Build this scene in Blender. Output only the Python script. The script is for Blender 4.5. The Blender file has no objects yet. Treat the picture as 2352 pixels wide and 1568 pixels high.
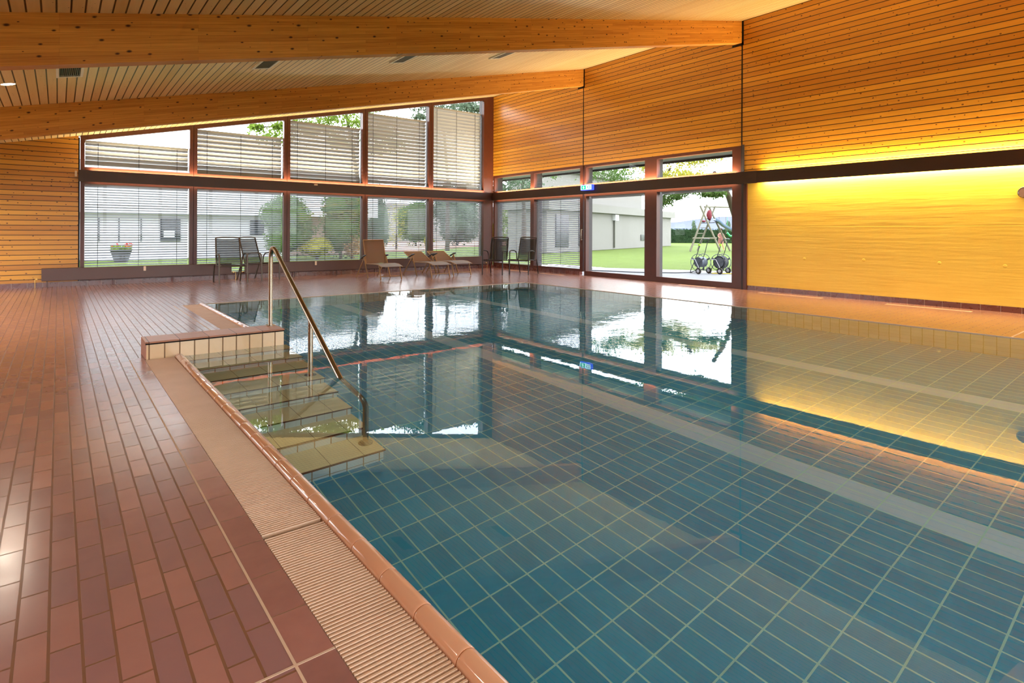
import bpy, math, random
from mathutils import Vector, Matrix
random.seed(7)
S = bpy.context.scene
COL = S.collection
R = math.radians

# ------------------------------------------------------------------ measures
XW, YW = 11.355, 15.34           # right wall, back wall
XL, YF = -3.0, -4.0              # left wall, front wall
PXN, PXF, PXR = 0.94, 1.87, 8.65 # pool edges
PYS, PYE, PYN = 6.24, 10.40, -1.5
PZ = -1.27
WZ = -0.005
TB, TT = 2.224, 2.467            # transom / light cove board
def ceil_z(x): return 3.128 + 0.2256 * x
F_, YAW, ROLL, CY, H = 1314.35, 0.6703, 0.0047, 531.5, 1.2
_c, _s = math.cos(YAW), math.sin(YAW)
VF = Vector((_s, _c, 0)); VR0 = Vector((_c, -_s, 0)); VU0 = Vector((0, 0, 1))
VR = VR0 * math.cos(ROLL) + VU0 * math.sin(ROLL)
VU = VU0 * math.cos(ROLL) - VR0 * math.sin(ROLL)
def at(u, v, t): return Vector((0, 0, H)) + (VF + VR * ((u - 1176) / F_) + VU * ((CY - v) / F_)) * t

# ------------------------------------------------------------------ mesh helper
class MB:
    def __init__(s): s.v = []; s.f = []; s.sm = []
    def add(s, vs, fs, smooth=False):
        n = len(s.v); s.v += [tuple(v) for v in vs]
        for f in fs: s.f.append([i + n for i in f]); s.sm.append(smooth)
        return s
    def box(s, x0, x1, y0, y1, z0, z1):
        return s.add([(x0,y0,z0),(x1,y0,z0),(x1,y1,z0),(x0,y1,z0),(x0,y0,z1),(x1,y0,z1),(x1,y1,z1),(x0,y1,z1)],
                     [(3,2,1,0),(4,5,6,7),(0,1,5,4),(1,2,6,5),(2,3,7,6),(3,0,4,7)])
    def bar(s, a, b, w, h, up=(0,0,1)):
        a = Vector(a); b = Vector(b); d = (b-a).normalized(); up = Vector(up)
        if abs(d.dot(up)) > .98: up = Vector((0,1,0))
        x = d.cross(up).normalized(); y = x.cross(d).normalized()
        vs = []
        for p in (a, b):
            for sx, sy in ((-1,-1),(1,-1),(1,1),(-1,1)): vs.append(p + x*sx*w/2 + y*sy*h/2)
        return s.add(vs, [(0,1,2,3),(7,6,5,4),(0,4,5,1),(1,5,6,2),(2,6,7,3),(3,7,4,0)])
    def tube(s, pts, r, n=10, rs=None, closed=False):
        pts = [Vector(p) for p in pts]; m = len(pts); vs = []
        prev = None
        for i, p in enumerate(pts):
            if closed: d = pts[(i+1) % m] - pts[i-1]
            else: d = pts[min(i+1, m-1)] - pts[max(i-1, 0)]
            d.normalize()
            if prev is None:
                u = Vector((0,0,1)) if abs(d.z) < .9 else Vector((1,0,0))
                x = d.cross(u).normalized()
            else:
                x = (prev - d*prev.dot(d)).normalized()
            prev = x; y = d.cross(x)
            rr = rs[i] if rs else r
            for k in range(n):
                a = 2*math.pi*k/n; vs.append(p + x*math.cos(a)*rr + y*math.sin(a)*rr)
        fs = []
        for i in range(m if closed else m-1):
            j = (i+1) % m
            for k in range(n):
                l = (k+1) % n; fs.append((i*n+k, i*n+l, j*n+l, j*n+k))
        s.add(vs, fs, True)
        if not closed:
            s.add(vs[:n], [tuple(range(n-1,-1,-1))]); s.add(vs[-n:], [tuple(range(n))])
        return s
    def cyl(s, c, r, h, n=20, axis='z', r2=None):
        c = Vector(c); r2 = r if r2 is None else r2
        ax = {'x': Vector((1,0,0)), 'y': Vector((0,1,0)), 'z': Vector((0,0,1))}[axis] if isinstance(axis, str) else Vector(axis)
        return s.tube([c, c+ax*h*.5, c+ax*h], r, n, rs=[r, (r+r2)/2, r2])
    def prism(s, poly, axis, a, b):
        # poly in the two other axes; extruded along axis
        def P(p, t):
            if axis == 'x': return (t, p[0], p[1])
            if axis == 'y': return (p[0], t, p[1])
            return (p[0], p[1], t)
        n = len(poly); vs = [P(p, a) for p in poly] + [P(p, b) for p in poly]
        fs = [tuple(range(n-1,-1,-1)), tuple(range(n, 2*n))] + [(i, (i+1) % n, n+(i+1) % n, n+i) for i in range(n)]
        return s.add(vs, fs)
    def blob(s, c, rx, ry, rz, seg=10, rings=7, jit=.0, rnd=random):
        c = Vector(c); vs = [c+Vector((0,0,rz))]
        for i in range(1, rings):
            t = math.pi*i/rings
            for k in range(seg):
                a = 2*math.pi*k/seg; j = 1 + rnd.uniform(-jit, jit)
                vs.append(c + Vector((rx*math.sin(t)*math.cos(a)*j, ry*math.sin(t)*math.sin(a)*j, rz*math.cos(t)*j)))
        vs.append(c-Vector((0,0,rz))); L = len(vs)-1; fs = []
        for k in range(seg): fs.append((0, 1+k, 1+(k+1) % seg))
        for i in range(rings-2):
            for k in range(seg):
                a = 1+i*seg+k; b = 1+i*seg+(k+1) % seg; fs.append((a, a+seg, b+seg, b))
        for k in range(seg): fs.append((L, 1+(rings-2)*seg+(k+1) % seg, 1+(rings-2)*seg+k))
        return s.add(vs, fs, True)
    def build(s, name, mat, parent=None, local=False, kind=None, label=None, bevel=0, world=False):
        me = bpy.data.meshes.new(name)
        vs = [Vector(v) for v in s.v]; org = Vector((0,0,0))
        if parent is not None and not local:
            p = parent
            while p is not None: org += p.location; p = p.parent
        if parent is None and not world:
            xs = [v.x for v in vs]; ys = [v.y for v in vs]; zs = [v.z for v in vs]
            org = Vector(((min(xs)+max(xs))/2, (min(ys)+max(ys))/2, min(zs)))
        me.from_pydata([v-org for v in vs], [], s.f); me.update()
        me.polygons.foreach_set('use_smooth', s.sm)
        o = bpy.data.objects.new(name, me); COL.objects.link(o)
        if mat: me.materials.append(M[mat] if isinstance(mat, str) else mat)
        if parent is not None: o.parent = parent
        elif not world: o.location = org
        if kind: o['kind'] = kind
        if label: o['label'] = label
        if bevel:
            b = o.modifiers.new('bevel', 'BEVEL'); b.width = bevel; b.segments = 2; b.limit_method = 'ANGLE'
        return o

def empty(name, loc, rz=0):
    o = bpy.data.objects.new(name, None); COL.objects.link(o); o.location = loc; o.rotation_euler = (0,0,rz)
    o.empty_display_size = .1
    return o
def tag(o, label, cat, group=None, kind=None):
    o['label'] = label; o['category'] = cat
    if group: o['group'] = group
    if kind: o['kind'] = kind
    return o
def struct(o): o['kind'] = 'structure'; return o
def copy_tree(o, parent=None):
    c = o.copy(); COL.objects.link(c); c.parent = parent
    for ch in [x for x in bpy.data.objects if x.parent == o]: copy_tree(ch, c)
    return c

# ------------------------------------------------------------------ materials
M = {}
def srgb(r, g, b):
    return tuple(((c/255)/12.92 if c/255 <= .04045 else ((c/255+.055)/1.055)**2.4) for c in (r,g,b)) + (1,)
class NT:
    def __init__(s, name):
        m = bpy.data.materials.new(name); m.use_nodes = True; s.m = m; s.t = m.node_tree; s.n = s.t.nodes; s.l = s.t.links
        s.n.clear(); s.out = s.n.new('ShaderNodeOutputMaterial'); M[name] = m
        s._co = None
    def N(s, typ, **kw):
        n = s.n.new(typ)
        for k, v in kw.items(): setattr(n, k, v)
        return n
    def put(s, sock, val):
        if isinstance(val, bpy.types.NodeSocket): s.l.new(val, sock)
        else: sock.default_value = val
    def co(s):
        if s._co is None:
            s._co = s.N('ShaderNodeNewGeometry').outputs['Position']
            x = s.N('ShaderNodeSeparateXYZ'); s.l.new(s._co, x.inputs[0]); s.xyz = x.outputs
        return s._co
    def oco(s):
        return s.N('ShaderNodeTexCoord').outputs['Object']
    def math(s, op, a, b=None, c=None):
        n = s.N('ShaderNodeMath', operation=op); s.put(n.inputs[0], a)
        if b is not None: s.put(n.inputs[1], b)
        if c is not None: s.put(n.inputs[2], c)
        return n.outputs[0]
    def comb(s, x, y, z):
        n = s.N('ShaderNodeCombineXYZ')
        for i, v in enumerate((x,y,z)): s.put(n.inputs[i], v)
        return n.outputs[0]
    def noise(s, vec, scale, detail=3, rough=.5, out='Fac'):
        n = s.N('ShaderNodeTexNoise'); s.put(n.inputs['Vector'], vec); n.inputs['Scale'].default_value = scale
        n.inputs['Detail'].default_value = detail; n.inputs['Roughness'].default_value = rough
        return n.outputs[out]
    def white(s, a, dim='1D'):
        n = s.N('ShaderNodeTexWhiteNoise', noise_dimensions=dim)
        s.put(n.inputs['W' if dim == '1D' else 'Vector'], a); return n.outputs['Value']
    def ramp(s, fac, stops):
        n = s.N('ShaderNodeValToRGB'); s.put(n.inputs[0], fac); e = n.color_ramp.elements
        while len(e) < len(stops): e.new(.5)
        for i, (p, c) in enumerate(stops): e[i].position = p; e[i].color = c if len(c) == 4 else (*c, 1)
        return n.outputs[0]
    def mix(s, f, a, b, mode='MIX'):
        n = s.N('ShaderNodeMix', data_type='RGBA', blend_type=mode)
        s.put(n.inputs[0], f); s.put(n.inputs[6], a); s.put(n.inputs[7], b); return n.outputs[2]
    def step(s, v, lo, hi):
        n = s.N('ShaderNodeMapRange', interpolation_type='SMOOTHSTEP'); s.put(n.inputs[0], v)
        n.inputs[1].default_value = lo; n.inputs[2].default_value = hi; return n.outputs[0]
    def bump(s, h, strength=.3, dist=.01, normal=None):
        n = s.N('ShaderNodeBump'); s.put(n.inputs['Height'], h); n.inputs['Strength'].default_value = strength
        n.inputs['Distance'].default_value = dist
        if normal is not None: s.l.new(normal, n.inputs['Normal'])
        return n.outputs[0]
    def pbr(s, col, rough=.5, metal=0, normal=None, spec=None, **kw):
        p = s.N('ShaderNodeBsdfPrincipled'); s.put(p.inputs['Base Color'], col); s.put(p.inputs['Roughness'], rough)
        s.put(p.inputs['Metallic'], metal)
        if spec is not None: s.put(p.inputs['Specular IOR Level'], spec)
        if normal is not None: s.l.new(normal, p.inputs['Normal'])
        for k, v in kw.items(): s.put(p.inputs[k.replace('_', ' ')], v)
        s.l.new(p.outputs[0], s.out.inputs[0]); s.p = p
        return s

def plain(name, col, rough=.5, metal=0, var=.12, scale=20, **kw):
    t = NT(name); v = t.oco(); n = t.noise(v, scale, 3)
    c = t.mix(n, tuple(x*(1-var) for x in col[:3])+(1,), tuple(min(1, x*(1+var)) for x in col[:3])+(1,))
    t.pbr(c, rough, metal, t.bump(n, .08, .002), **kw); return t

def boards(name, across, along, pitch, groove, base_lo, base_hi, knots=1.0, phase=0.0, rough=.5, joints=True, gcol=srgb(38,12,6)):
    """board cladding: across / along are axis letters"""
    t = NT(name); t.co(); ax = {'x': t.xyz[0], 'y': t.xyz[1], 'z': t.xyz[2]}
    a = t.math('ADD', ax[across], phase); l = ax[along]
    q = t.math('DIVIDE', a, pitch); idx = t.math('FLOOR', q); fr = t.math('FRACT', q)
    edge = t.math('MINIMUM', fr, t.math('SUBTRACT', 1, fr))
    w = groove/pitch/2
    g = t.step(edge, w*.55, w*1.15)                         # 0 in the groove
    rnd = t.white(idx)
    sh = t.math('MULTIPLY', rnd, 17.3)
    gv = t.comb(t.math('ADD', t.math('MULTIPLY', l, .9), sh), t.math('MULTIPLY', a, 26), t.math('MULTIPLY', rnd, 9))
    grain = t.noise(gv, 2.2, 4, .6)
    gv2 = t.comb(t.math('ADD', l, sh), t.math('MULTIPLY', a, 9), 0.0)
    big = t.noise(gv2, .9, 2)
    mixf = t.math('ADD', t.math('MULTIPLY', grain, .55), t.math('MULTIPLY', t.math('SUBTRACT', rnd, .5), .6))
    mixf = t.math('ADD', mixf, t.math('MULTIPLY', big, .35))
    c = t.mix(t.math('MINIMUM', t.math('MAXIMUM', t.math('SUBTRACT', mixf, .05), 0.0), 1.0), base_lo, base_hi)
    # knots
    kv = t.comb(t.math('ADD', l, sh), t.math('MULTIPLY', a, 1.35), 0.0)
    vo = t.N('ShaderNodeTexVoronoi', voronoi_dimensions='2D'); t.put(vo.inputs['Vector'], kv); vo.inputs['Scale'].default_value = 6.5
    keep = t.math('GREATER_THAN', t.N('ShaderNodeSeparateColor').outputs[0], .5)
    sc = keep.node.inputs[0].links[0].from_node; t.l.new(vo.outputs['Color'], sc.inputs[0])
    rad = t.math('MULTIPLY', t.math('ADD', .05, t.math('MULTIPLY', sc.outputs[1], .075)), knots)
    k = t.math('SUBTRACT', 1, t.step(t.math('DIVIDE', vo.outputs['Distance'], rad), .55, 1.1))
    k = t.math('MULTIPLY', k, keep)
    c = t.mix(t.math('MULTIPLY', k, .88), c, srgb(70,24,10))
    c = t.mix(g, gcol, c)
    hgt = t.math('ADD', g, t.math('MULTIPLY', grain, .06))
    t.pbr(c, rough, 0, t.bump(hgt, .5, .004), spec=.55)
    return t

# cladding on walls, ceiling, beams
boards('cladding_back', 'z', 'x', .1018, .015, srgb(174,108,28), srgb(228,166,58), rough=.36, phase=.0404)
boards('cladding_right', 'z', 'y', .102, .016, srgb(174,108,28), srgb(228,166,58), rough=.30, phase=.031)
boards('ceiling_boards', 'x', 'y', .102, .016, srgb(218,184,120), srgb(244,220,166), knots=.5, rough=.33, phase=.02)  # wall pine made paler: light from below is put into its colour
def glulam(name):
    t = NT(name); t.co()
    b = t.N('ShaderNodeTexBrick'); zz = t.math('SUBTRACT', t.xyz[2], t.math('MULTIPLY', t.xyz[0], .2256))
    t.put(b.inputs['Vector'], t.comb(t.xyz[0], zz, 0.0)); b.inputs['Scale'].default_value = 1
    b.inputs['Brick Width'].default_value = 1.1; b.inputs['Row Height'].default_value = .036; b.inputs['Mortar Size'].default_value = .0012
    b.inputs['Mortar Smooth'].default_value = .6; b.offset = .37; b.offset_frequency = 3
    b.inputs['Color1'].default_value = srgb(184,112,34); b.inputs['Color2'].default_value = srgb(222,152,60); b.inputs['Mortar'].default_value = srgb(120,56,12)
    gv = t.comb(t.math('MULTIPLY', t.xyz[0], .8), t.math('MULTIPLY', zz, 30), t.xyz[1])
    gr = t.noise(gv, 3, 4, .6)
    c = t.mix(.45, b.outputs['Color'], t.ramp(gr, [(.25, srgb(160,88,24)), (.75, srgb(234,168,78))]))
    vo = t.N('ShaderNodeTexVoronoi', voronoi_dimensions='2D'); t.put(vo.inputs['Vector'], t.comb(t.xyz[0], t.math('MULTIPLY', zz, 1.8), 0.0)); vo.inputs['Scale'].default_value = 4.6
    sc = t.N('ShaderNodeSeparateColor'); t.l.new(vo.outputs['Color'], sc.inputs[0])
    rad = t.math('ADD', .03, t.math('MULTIPLY', sc.outputs[1], .095))
    k = t.math('SUBTRACT', 1, t.step(t.math('DIVIDE', vo.outputs['Distance'], rad), .35, 1.2))
    k = t.math('MULTIPLY', k, t.math('GREATER_THAN', sc.outputs[0], .15))
    c = t.mix(t.math('MULTIPLY', k, .93), c, srgb(58,18,10))
    t.pbr(c, .5, 0, t.bump(gr, .1, .002), spec=.3)
glulam('glulam')

def concrete_yellow():
    t = NT('yellow_concrete'); t.co()
    v = t.comb(0.0, t.math('MULTIPLY', t.xyz[1], .6), t.math('MULTIPLY', t.xyz[2], 8))
    n = t.noise(v, 1.6, 3, .55); f = t.noise(t.co(), 35, 4)
    big = t.noise(t.co(), 1.1, 3)
    c = t.mix(t.math('MULTIPLY', t.math('ADD', n, big), .5), srgb(234,188,64), srgb(250,220,100))
    # casting seam and tie holes
    seam = t.math('ABSOLUTE', t.math('SUBTRACT', t.xyz[2], t.math('ADD', 1.32, t.math('MULTIPLY', t.noise(t.comb(t.xyz[1], 0.0, 0.0), 2.0), .02))))
    sm = t.step(seam, .002, .012)
    pit = t.noise(t.co(), 60, 2); pits = t.step(pit, .24, .30)
    h = t.math('ADD', t.math('ADD', t.math('MULTIPLY', n, 1.6), t.math('MULTIPLY', f, .12)), t.math('ADD', t.math('MULTIPLY', sm, .35), t.math('MULTIPLY', pits, .12)))
    t.pbr(c, .42, 0, t.bump(h, .30, .010), spec=.4)
concrete_yellow()

def tiles(name, a, l, wa, wl, cols, grout, gw, offset=.5, rough=.3, bump=.35, stripe=None, pa=0, pl=0, var=.5, wear=0, coat=0):
    """a: axis across (row height wa), l: axis along (tile length wl)"""
    t = NT(name); t.co(); ax = {'x': t.xyz[0], 'y': t.xyz[1], 'z': t.xyz[2]}
    A = t.math('ADD', ax[a], pa+100*wa); L = t.math('ADD', ax[l], pl+100*wl)
    b = t.N('ShaderNodeTexBrick'); t.put(b.inputs['Vector'], t.comb(L, A, 0.0))
    b.inputs['Scale'].default_value = 1; b.inputs['Brick Width'].default_value = wl; b.inputs['Row Height'].default_value = wa
    b.inputs['Mortar Size'].default_value = gw; b.inputs['Mortar Smooth'].default_value = .25; b.inputs['Bias'].default_value = 0
    b.offset = offset; b.offset_frequency = 2
    b.inputs['Color1'].default_value = (0,0,0,1); b.inputs['Color2'].default_value = (1,1,1,1); b.inputs['Mortar'].default_value = (.5,.5,.5,1)
    cell = t.N('ShaderNodeSeparateColor'); t.l.new(b.outputs['Color'], cell.inputs[0])
    n = t.noise(t.co(), 9, 4, .6)
    fac = t.math('ADD', t.math('MULTIPLY', cell.outputs[0], var), t.math('MULTIPLY', n, 1-var))
    c = t.ramp(fac, cols)
    if stripe: 
        for (s0, s1, sc) in stripe:
            mk = t.math('MULTIPLY', t.math('GREATER_THAN', ax[a], s0), t.math('LESS_THAN', ax[a], s1))
            c = t.mix(mk, c, sc)
    if wear:
        wn = t.noise(t.co(), 3, 5, .7); c = t.mix(t.math('MULTIPLY', t.step(wn, .55, .8), wear), c, srgb(196,160,150))
    c = t.mix(b.outputs['Fac'], c, grout)
    rr = t.math('ADD', t.math('MULTIPLY', n, .16), t.math('ADD', rough-.1, t.math('MULTIPLY', b.outputs['Fac'], .4)))
    h = t.math('ADD', t.math('SUBTRACT', 1, b.outputs['Fac']), t.math('ADD', t.math('MULTIPLY', t.noise(t.co(), 55, 3), .03), t.math('MULTIPLY', n, .03)))
    t.pbr(c, rr, 0, t.bump(h, bump*.7, .003), spec=.75, Coat_Weight=coat, Coat_Roughness=.2)
    return t
deckcols = [(.12, srgb(144,108,110)), (.4, srgb(154,114,113)), (.62, srgb(163,118,111)), (.88, srgb(174,126,116))]
tiles('deck_tiles', 'x', 'y', .0765, .2455, deckcols, srgb(124,82,54), .0046, .5, .24, .3, pa=-.5175+.0765*8, pl=-1.606+.02, var=.72, wear=.06, coat=.35)
tiles('border_tiles', 'x', 'y', .5, .245, [(.2, srgb(144,100,96)), (.8, srgb(176,124,114))], srgb(132,96,74), .003, 0, .24, .4, pl=-.135, var=.5, wear=.3, coat=.3)
bluecols = [(.2, (.0,.28,.50,1)), (.8, (.001,.35,.60,1))]
pale = srgb(172,212,236)
tiles('pool_floor_tiles', 'x', 'y', .1235, .2475, bluecols, srgb(168,222,214), .0052, 0, .25, .2, stripe=[(3.96, 4.207, pale), (6.43, 6.677, pale)], pa=-.008, pl=-.13, var=.45)
tiles('pool_wall_tiles_y', 'y', 'z', .1235, .2475, [(.2, srgb(206,200,176)), (.8, srgb(228,222,202))], srgb(150,128,84), .0045, 0, .25, .2)
tiles('pool_wall_tiles_x', 'x', 'z', .1235, .2475, [(.2, srgb(206,200,176)), (.8, srgb(228,222,202))], srgb(150,128,84), .0045, 0, .25, .2)
tiles('block_tiles', 'x', 'z', .1245, .30, [(.2, srgb(216,186,142)), (.8, srgb(232,204,164))], srgb(120,84,40), .006, 0, .2, .4, pa=-.787+.1245*4, pl=.135)
tiles('block_end_tiles', 'y', 'z', .085, .3, [(.2, srgb(170,108,84)), (.8, srgb(190,124,96))], srgb(120,70,44), .0035, 0, .35, .4)
tiles('plinth_x', 'z', 'x', .2, .247, [(.2, srgb(92,48,40)), (.8, srgb(112,60,48))], srgb(150,130,118), .004, 0, .3, .3, pa=.05)
tiles('plinth_y', 'z', 'y', .2, .247, [(.2, srgb(92,48,40)), (.8, srgb(112,60,48))], srgb(150,130,118), .004, 0, .3, .3, pa=.05)

def ribbed(name, col_lo, col_hi):
    t = NT(name); t.co(); w = t.math('FRACT', t.math('DIVIDE', t.xyz[1], .0295))
    g = t.step(t.math('ABSOLUTE', t.math('SUBTRACT', w, .5)), .40, .5)
    n = t.noise(t.co(), 14, 3)
    j = t.math('FRACT', t.math('DIVIDE', t.xyz[0], .2475)); jj = t.step(t.math('ABSOLUTE', t.math('SUBTRACT', j, .5)), .488, .496)
    c = t.mix(n, col_lo, col_hi); c = t.mix(t.math('MULTIPLY', g, .3), c, srgb(120,80,50)); c = t.mix(t.math('MULTIPLY', jj, .8), c, srgb(104,60,36))
    t.pbr(c, .38, 0, t.bump(t.math('SUBTRACT', 1, t.math('MAXIMUM', g, jj)), .4, .003))
ribbed('tread_tiles', srgb(244,222,170), srgb(252,238,194))
tiles('riser_tiles', 'x', 'z', .1235, .2475, [(.2, srgb(204,216,216)), (.8, srgb(222,232,232))], srgb(150,120,84), .0045, 0, .25, .2)  # bluish ambient light under water is put into the riser colour
def blocktop():
    t = NT('block_top_tiles'); t.co()
    q = t.math('DIVIDE', t.math('SUBTRACT', t.xyz[0], .66), .249); j = t.math('FRACT', q)
    jj = t.step(t.math('ABSOLUTE', t.math('SUBTRACT', j, .5)), .482, .49)
    r = t.math('FRACT', t.math('DIVIDE', t.math('SUBTRACT', t.xyz[1], 6.225), .118)); rr = t.step(t.math('ABSOLUTE', t.math('SUBTRACT', r, .5)), .484, .494)
    n = t.noise(t.co(), 12, 3); w = t.white(t.math('FLOOR', q))
    c = t.mix(t.math('ADD', t.math('MULTIPLY', n, .5), t.math('MULTIPLY', w, .5)), srgb(176,112,78), srgb(212,158,128))
    c = t.mix(t.math('MULTIPLY', rr, .5), c, srgb(130,80,50)); c = t.mix(jj, c, srgb(100,58,32))
    t.pbr(c, .34, 0, t.bump(t.math('SUBTRACT', 1, jj), .4, .003))
blocktop()

plain('coping_glaze', srgb(220,168,136), .12, var=.05, scale=6, Coat_Weight=.6, Coat_Roughness=.05)
plain('coping_grout', srgb(176,112,66), .6)
t = NT('grate_plastic'); t.co()
n = t.noise(t.co(), 5, 3); t.pbr(t.mix(n, srgb(200,164,134), srgb(222,190,162)), .35)
plain('gutter_dark', srgb(40,26,18), .7)
plain('grout_white', srgb(206,180,158), .6)
plain('frame_wood', srgb(80,36,22), .38, var=.2, scale=8)
plain('transom_brown', srgb(62,38,30), .42, var=.1, scale=60)
plain('radiator_brown', srgb(84,54,44), .4, var=.08, scale=90)
plain('black_gap', srgb(22,10,6), .9)
plain('slat_alu', srgb(176,178,190), .45, var=.04)
plain('slat_alu_warm', srgb(182,180,182), .42, var=.04)
plain('cord_dark', srgb(40,38,42), .6)
plain('fin_dark', srgb(58,48,50), .5)
t = NT('steel'); t.co(); n = t.noise(t.co(), 30, 2); t.pbr(srgb(168,156,140), t.math('ADD', .18, t.math('MULTIPLY', n, .1)), 1.0)
plain('chair_frame', srgb(84,72,62), .35, metal=.55, var=.06)
plain('chair_frame_dark', srgb(44,34,32), .38, metal=.4, var=.06)
plain('lounger_frame', srgb(160,124,86), .35, metal=.4, var=.06)
plain('arm_black', srgb(52,50,48), .4)
plain('rubber', srgb(28,26,26), .7)
def mesh_fabric(name, col, opac, period=.006):
    t = NT(name); v = t.oco(); n = t.noise(v, 60, 2)
    p = t.N('ShaderNodeBsdfPrincipled'); t.put(p.inputs['Base Color'], t.mix(n, tuple(c*.85 for c in col[:3])+(1,), col)); p.inputs['Roughness'].default_value = .55
    tr = t.N('ShaderNodeBsdfTransparent'); mx = t.N('ShaderNodeMixShader'); mx.inputs[0].default_value = opac
    t.l.new(tr.outputs[0], mx.inputs[1]); t.l.new(p.outputs[0], mx.inputs[2]); t.l.new(mx.outputs[0], t.out.inputs[0])
mesh_fabric('sling_dark', srgb(30,29,33), .5)
mesh_fabric('sling_black', srgb(30,25,24), .6)
mesh_fabric('sling_bronze', srgb(128,90,60), .84)
mesh_fabric('sling_seat', srgb(150,150,162), .97)
plain('vent_frame', srgb(236,230,214), .4)
plain('vent_slat', srgb(92,92,84), .4, metal=.3)
plain('vent_dark', srgb(16,14,12), .8)
plain('white_plastic', srgb(228,204,176), .4)
plain('brass', srgb(200,160,90), .3, metal=.9)
plain('floor_grille', srgb(214,176,150), .45)
plain('wall_plain', srgb(196,168,132), .7)
# glass
t = NT('glass'); g = t.N('ShaderNodeBsdfGlossy'); g.inputs['Roughness'].default_value = 0; tr = t.N('ShaderNodeBsdfTransparent'); tr.inputs[0].default_value = (.97,.985,.98,1)
ge = t.N('ShaderNodeNewGeometry'); dp = t.N('ShaderNodeVectorMath', operation='DOT_PRODUCT'); t.l.new(ge.outputs['Incoming'], dp.inputs[0]); t.l.new(ge.outputs['Normal'], dp.inputs[1])
ca = t.math('SUBTRACT', 1.0, t.math('ABSOLUTE', dp.outputs['Value'])); fv = t.math('ADD', .012, t.math('MULTIPLY', t.math('POWER', ca, 5.0), .6)); mx = t.N('ShaderNodeMixShader')
t.l.new(fv, mx.inputs[0]); t.l.new(tr.outputs[0], mx.inputs[1]); t.l.new(g.outputs[0], mx.inputs[2]); t.l.new(mx.outputs[0], t.out.inputs[0])
# water
t = NT('water'); t.co()
wv = t.comb(t.math('MULTIPLY', t.xyz[0], 1.0), t.math('MULTIPLY', t.xyz[1], 1.0), 0.0)
n1 = t.noise(wv, 5.5, 3, .55); n2 = t.noise(wv, 1.6, 2, .5)
calm = t.step(t.noise(wv, .35, 1), .38, .62)
far = t.step(t.math('ADD', t.math('MULTIPLY', t.xyz[0], .5), t.xyz[1]), 3.5, 9.5)
amp = t.math('ADD', .035, t.math('MULTIPLY', far, t.math('ADD', .15, t.math('MULTIPLY', calm, .5))))
hh = t.math('MULTIPLY', t.math('ADD', t.math('MULTIPLY', n1, .5), n2), amp)
t.pbr((.74,.95,1,1), 0.0, 0, t.bump(hh, 1.0, .006), Transmission_Weight=1.0, IOR=1.333)
# exterior
plain('render_white', srgb(190,190,196), .7, var=.05, scale=2)
plain('render_grey', srgb(186,184,190), .7, var=.06, scale=2)
plain('render_brown', srgb(150,124,106), .7, var=.06, scale=2)
plain('render_side', srgb(122,120,116), .7, var=.05, scale=2)
plain('soffit_grey', srgb(128,130,122), .6, var=.05)
plain('window_dark', srgb(34,38,44), .15)
plain('curtain', srgb(190,194,198), .8)
plain('pot_grey', srgb(62,62,68), .6)
plain('path_grey', srgb(116,118,122), .8, var=.12, scale=30)
plain('soil', srgb(150,116,104), .9, var=.3, scale=6)
plain('bark', srgb(70,58,48), .8, var=.3)
plain('pine_pole', srgb(108,104,90), .7, var=.15)
plain('slide_blue', srgb(112,130,164), .4)
plain('cloth_red', srgb(104,14,34), .7)
plain('cloth_pink', srgb(156,106,102), .8, var=.25, scale=6)
plain('skin', srgb(214,158,132), .6, var=.04)
plain('hair', srgb(60,44,38), .8)
plain('green_plastic', srgb(60,170,110), .4)
plain('lime', srgb(150,210,40), .4)
plain('reel_grey', srgb(78,86,98), .45)
plain('metal_dark', srgb(58,60,66), .4, metal=.5)
plain('hose_black', srgb(44,48,56), .5)
plain('hose_yellow', srgb(220,200,70), .5)
plain('rope', srgb(110,104,96), .8)
plain('hill_haze_blue', srgb(94,100,124), .9, var=.08, scale=.01)  # distance haze is put into this bluish base colour
t = NT('grass'); t.co(); n = t.noise(t.co(), 1.2, 4, .7); n2 = t.noise(t.co(), 14, 3, .7); nb = t.noise(t.co(), .12, 2)
t.pbr(t.mix(t.math('MULTIPLY', t.math('ADD', n, n2), .5), (.055,.09,.016,1), (.15,.20,.05,1)), .9, 0, t.bump(n2, .5, .03), spec=.1)
def leafmat(name, lo, hi):
    t = NT(name); t.co(); n = t.noise(t.co(), 3.5, 3, .6); n2 = t.noise(t.co(), .9, 2)
    c = t.mix(t.math('MULTIPLY', t.math('ADD', n, n2), .5), lo, hi)
    d = t.N('ShaderNodeBsdfDiffuse'); tl = t.N('ShaderNodeBsdfTranslucent'); mx = t.N('ShaderNodeMixShader'); mx.inputs[0].default_value = .35
    t.l.new(c, d.inputs[0]); t.l.new(c, tl.inputs[0]); t.l.new(d.outputs[0], mx.inputs[1]); t.l.new(tl.outputs[0], mx.inputs[2]); t.l.new(mx.outputs[0], t.out.inputs[0])
leafmat('leaf_green', (0.036,0.072,0.018,1), (0.144,0.240,0.072,1))
leafmat('leaf_dark', (0.015,0.036,0.018,1), (0.060,0.108,0.048,1))
leafmat('leaf_bright', (0.084,0.156,0.012,1), (0.270,0.372,0.072,1))
leafmat('leaf_yellow', (0.180,0.192,0.018,1), (0.432,0.396,0.072,1))
leafmat('leaf_orange', (0.180,0.096,0.030,1), (0.372,0.216,0.072,1))
leafmat('leaf_pine', (0.060,0.096,0.060,1), (0.180,0.240,0.168,1))
plain('petal_red', srgb(220,40,40), .6)
def emit(name, col, st):
    t = NT(name); e = t.N('ShaderNodeEmission'); e.inputs[0].default_value = col; e.inputs[1].default_value = st; t.l.new(e.outputs[0], t.out.inputs[0])
emit('lamp_white', (1,.93,.8,1), 30)
emit('sign_green', srgb(30,190,140), 1.6)
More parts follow.
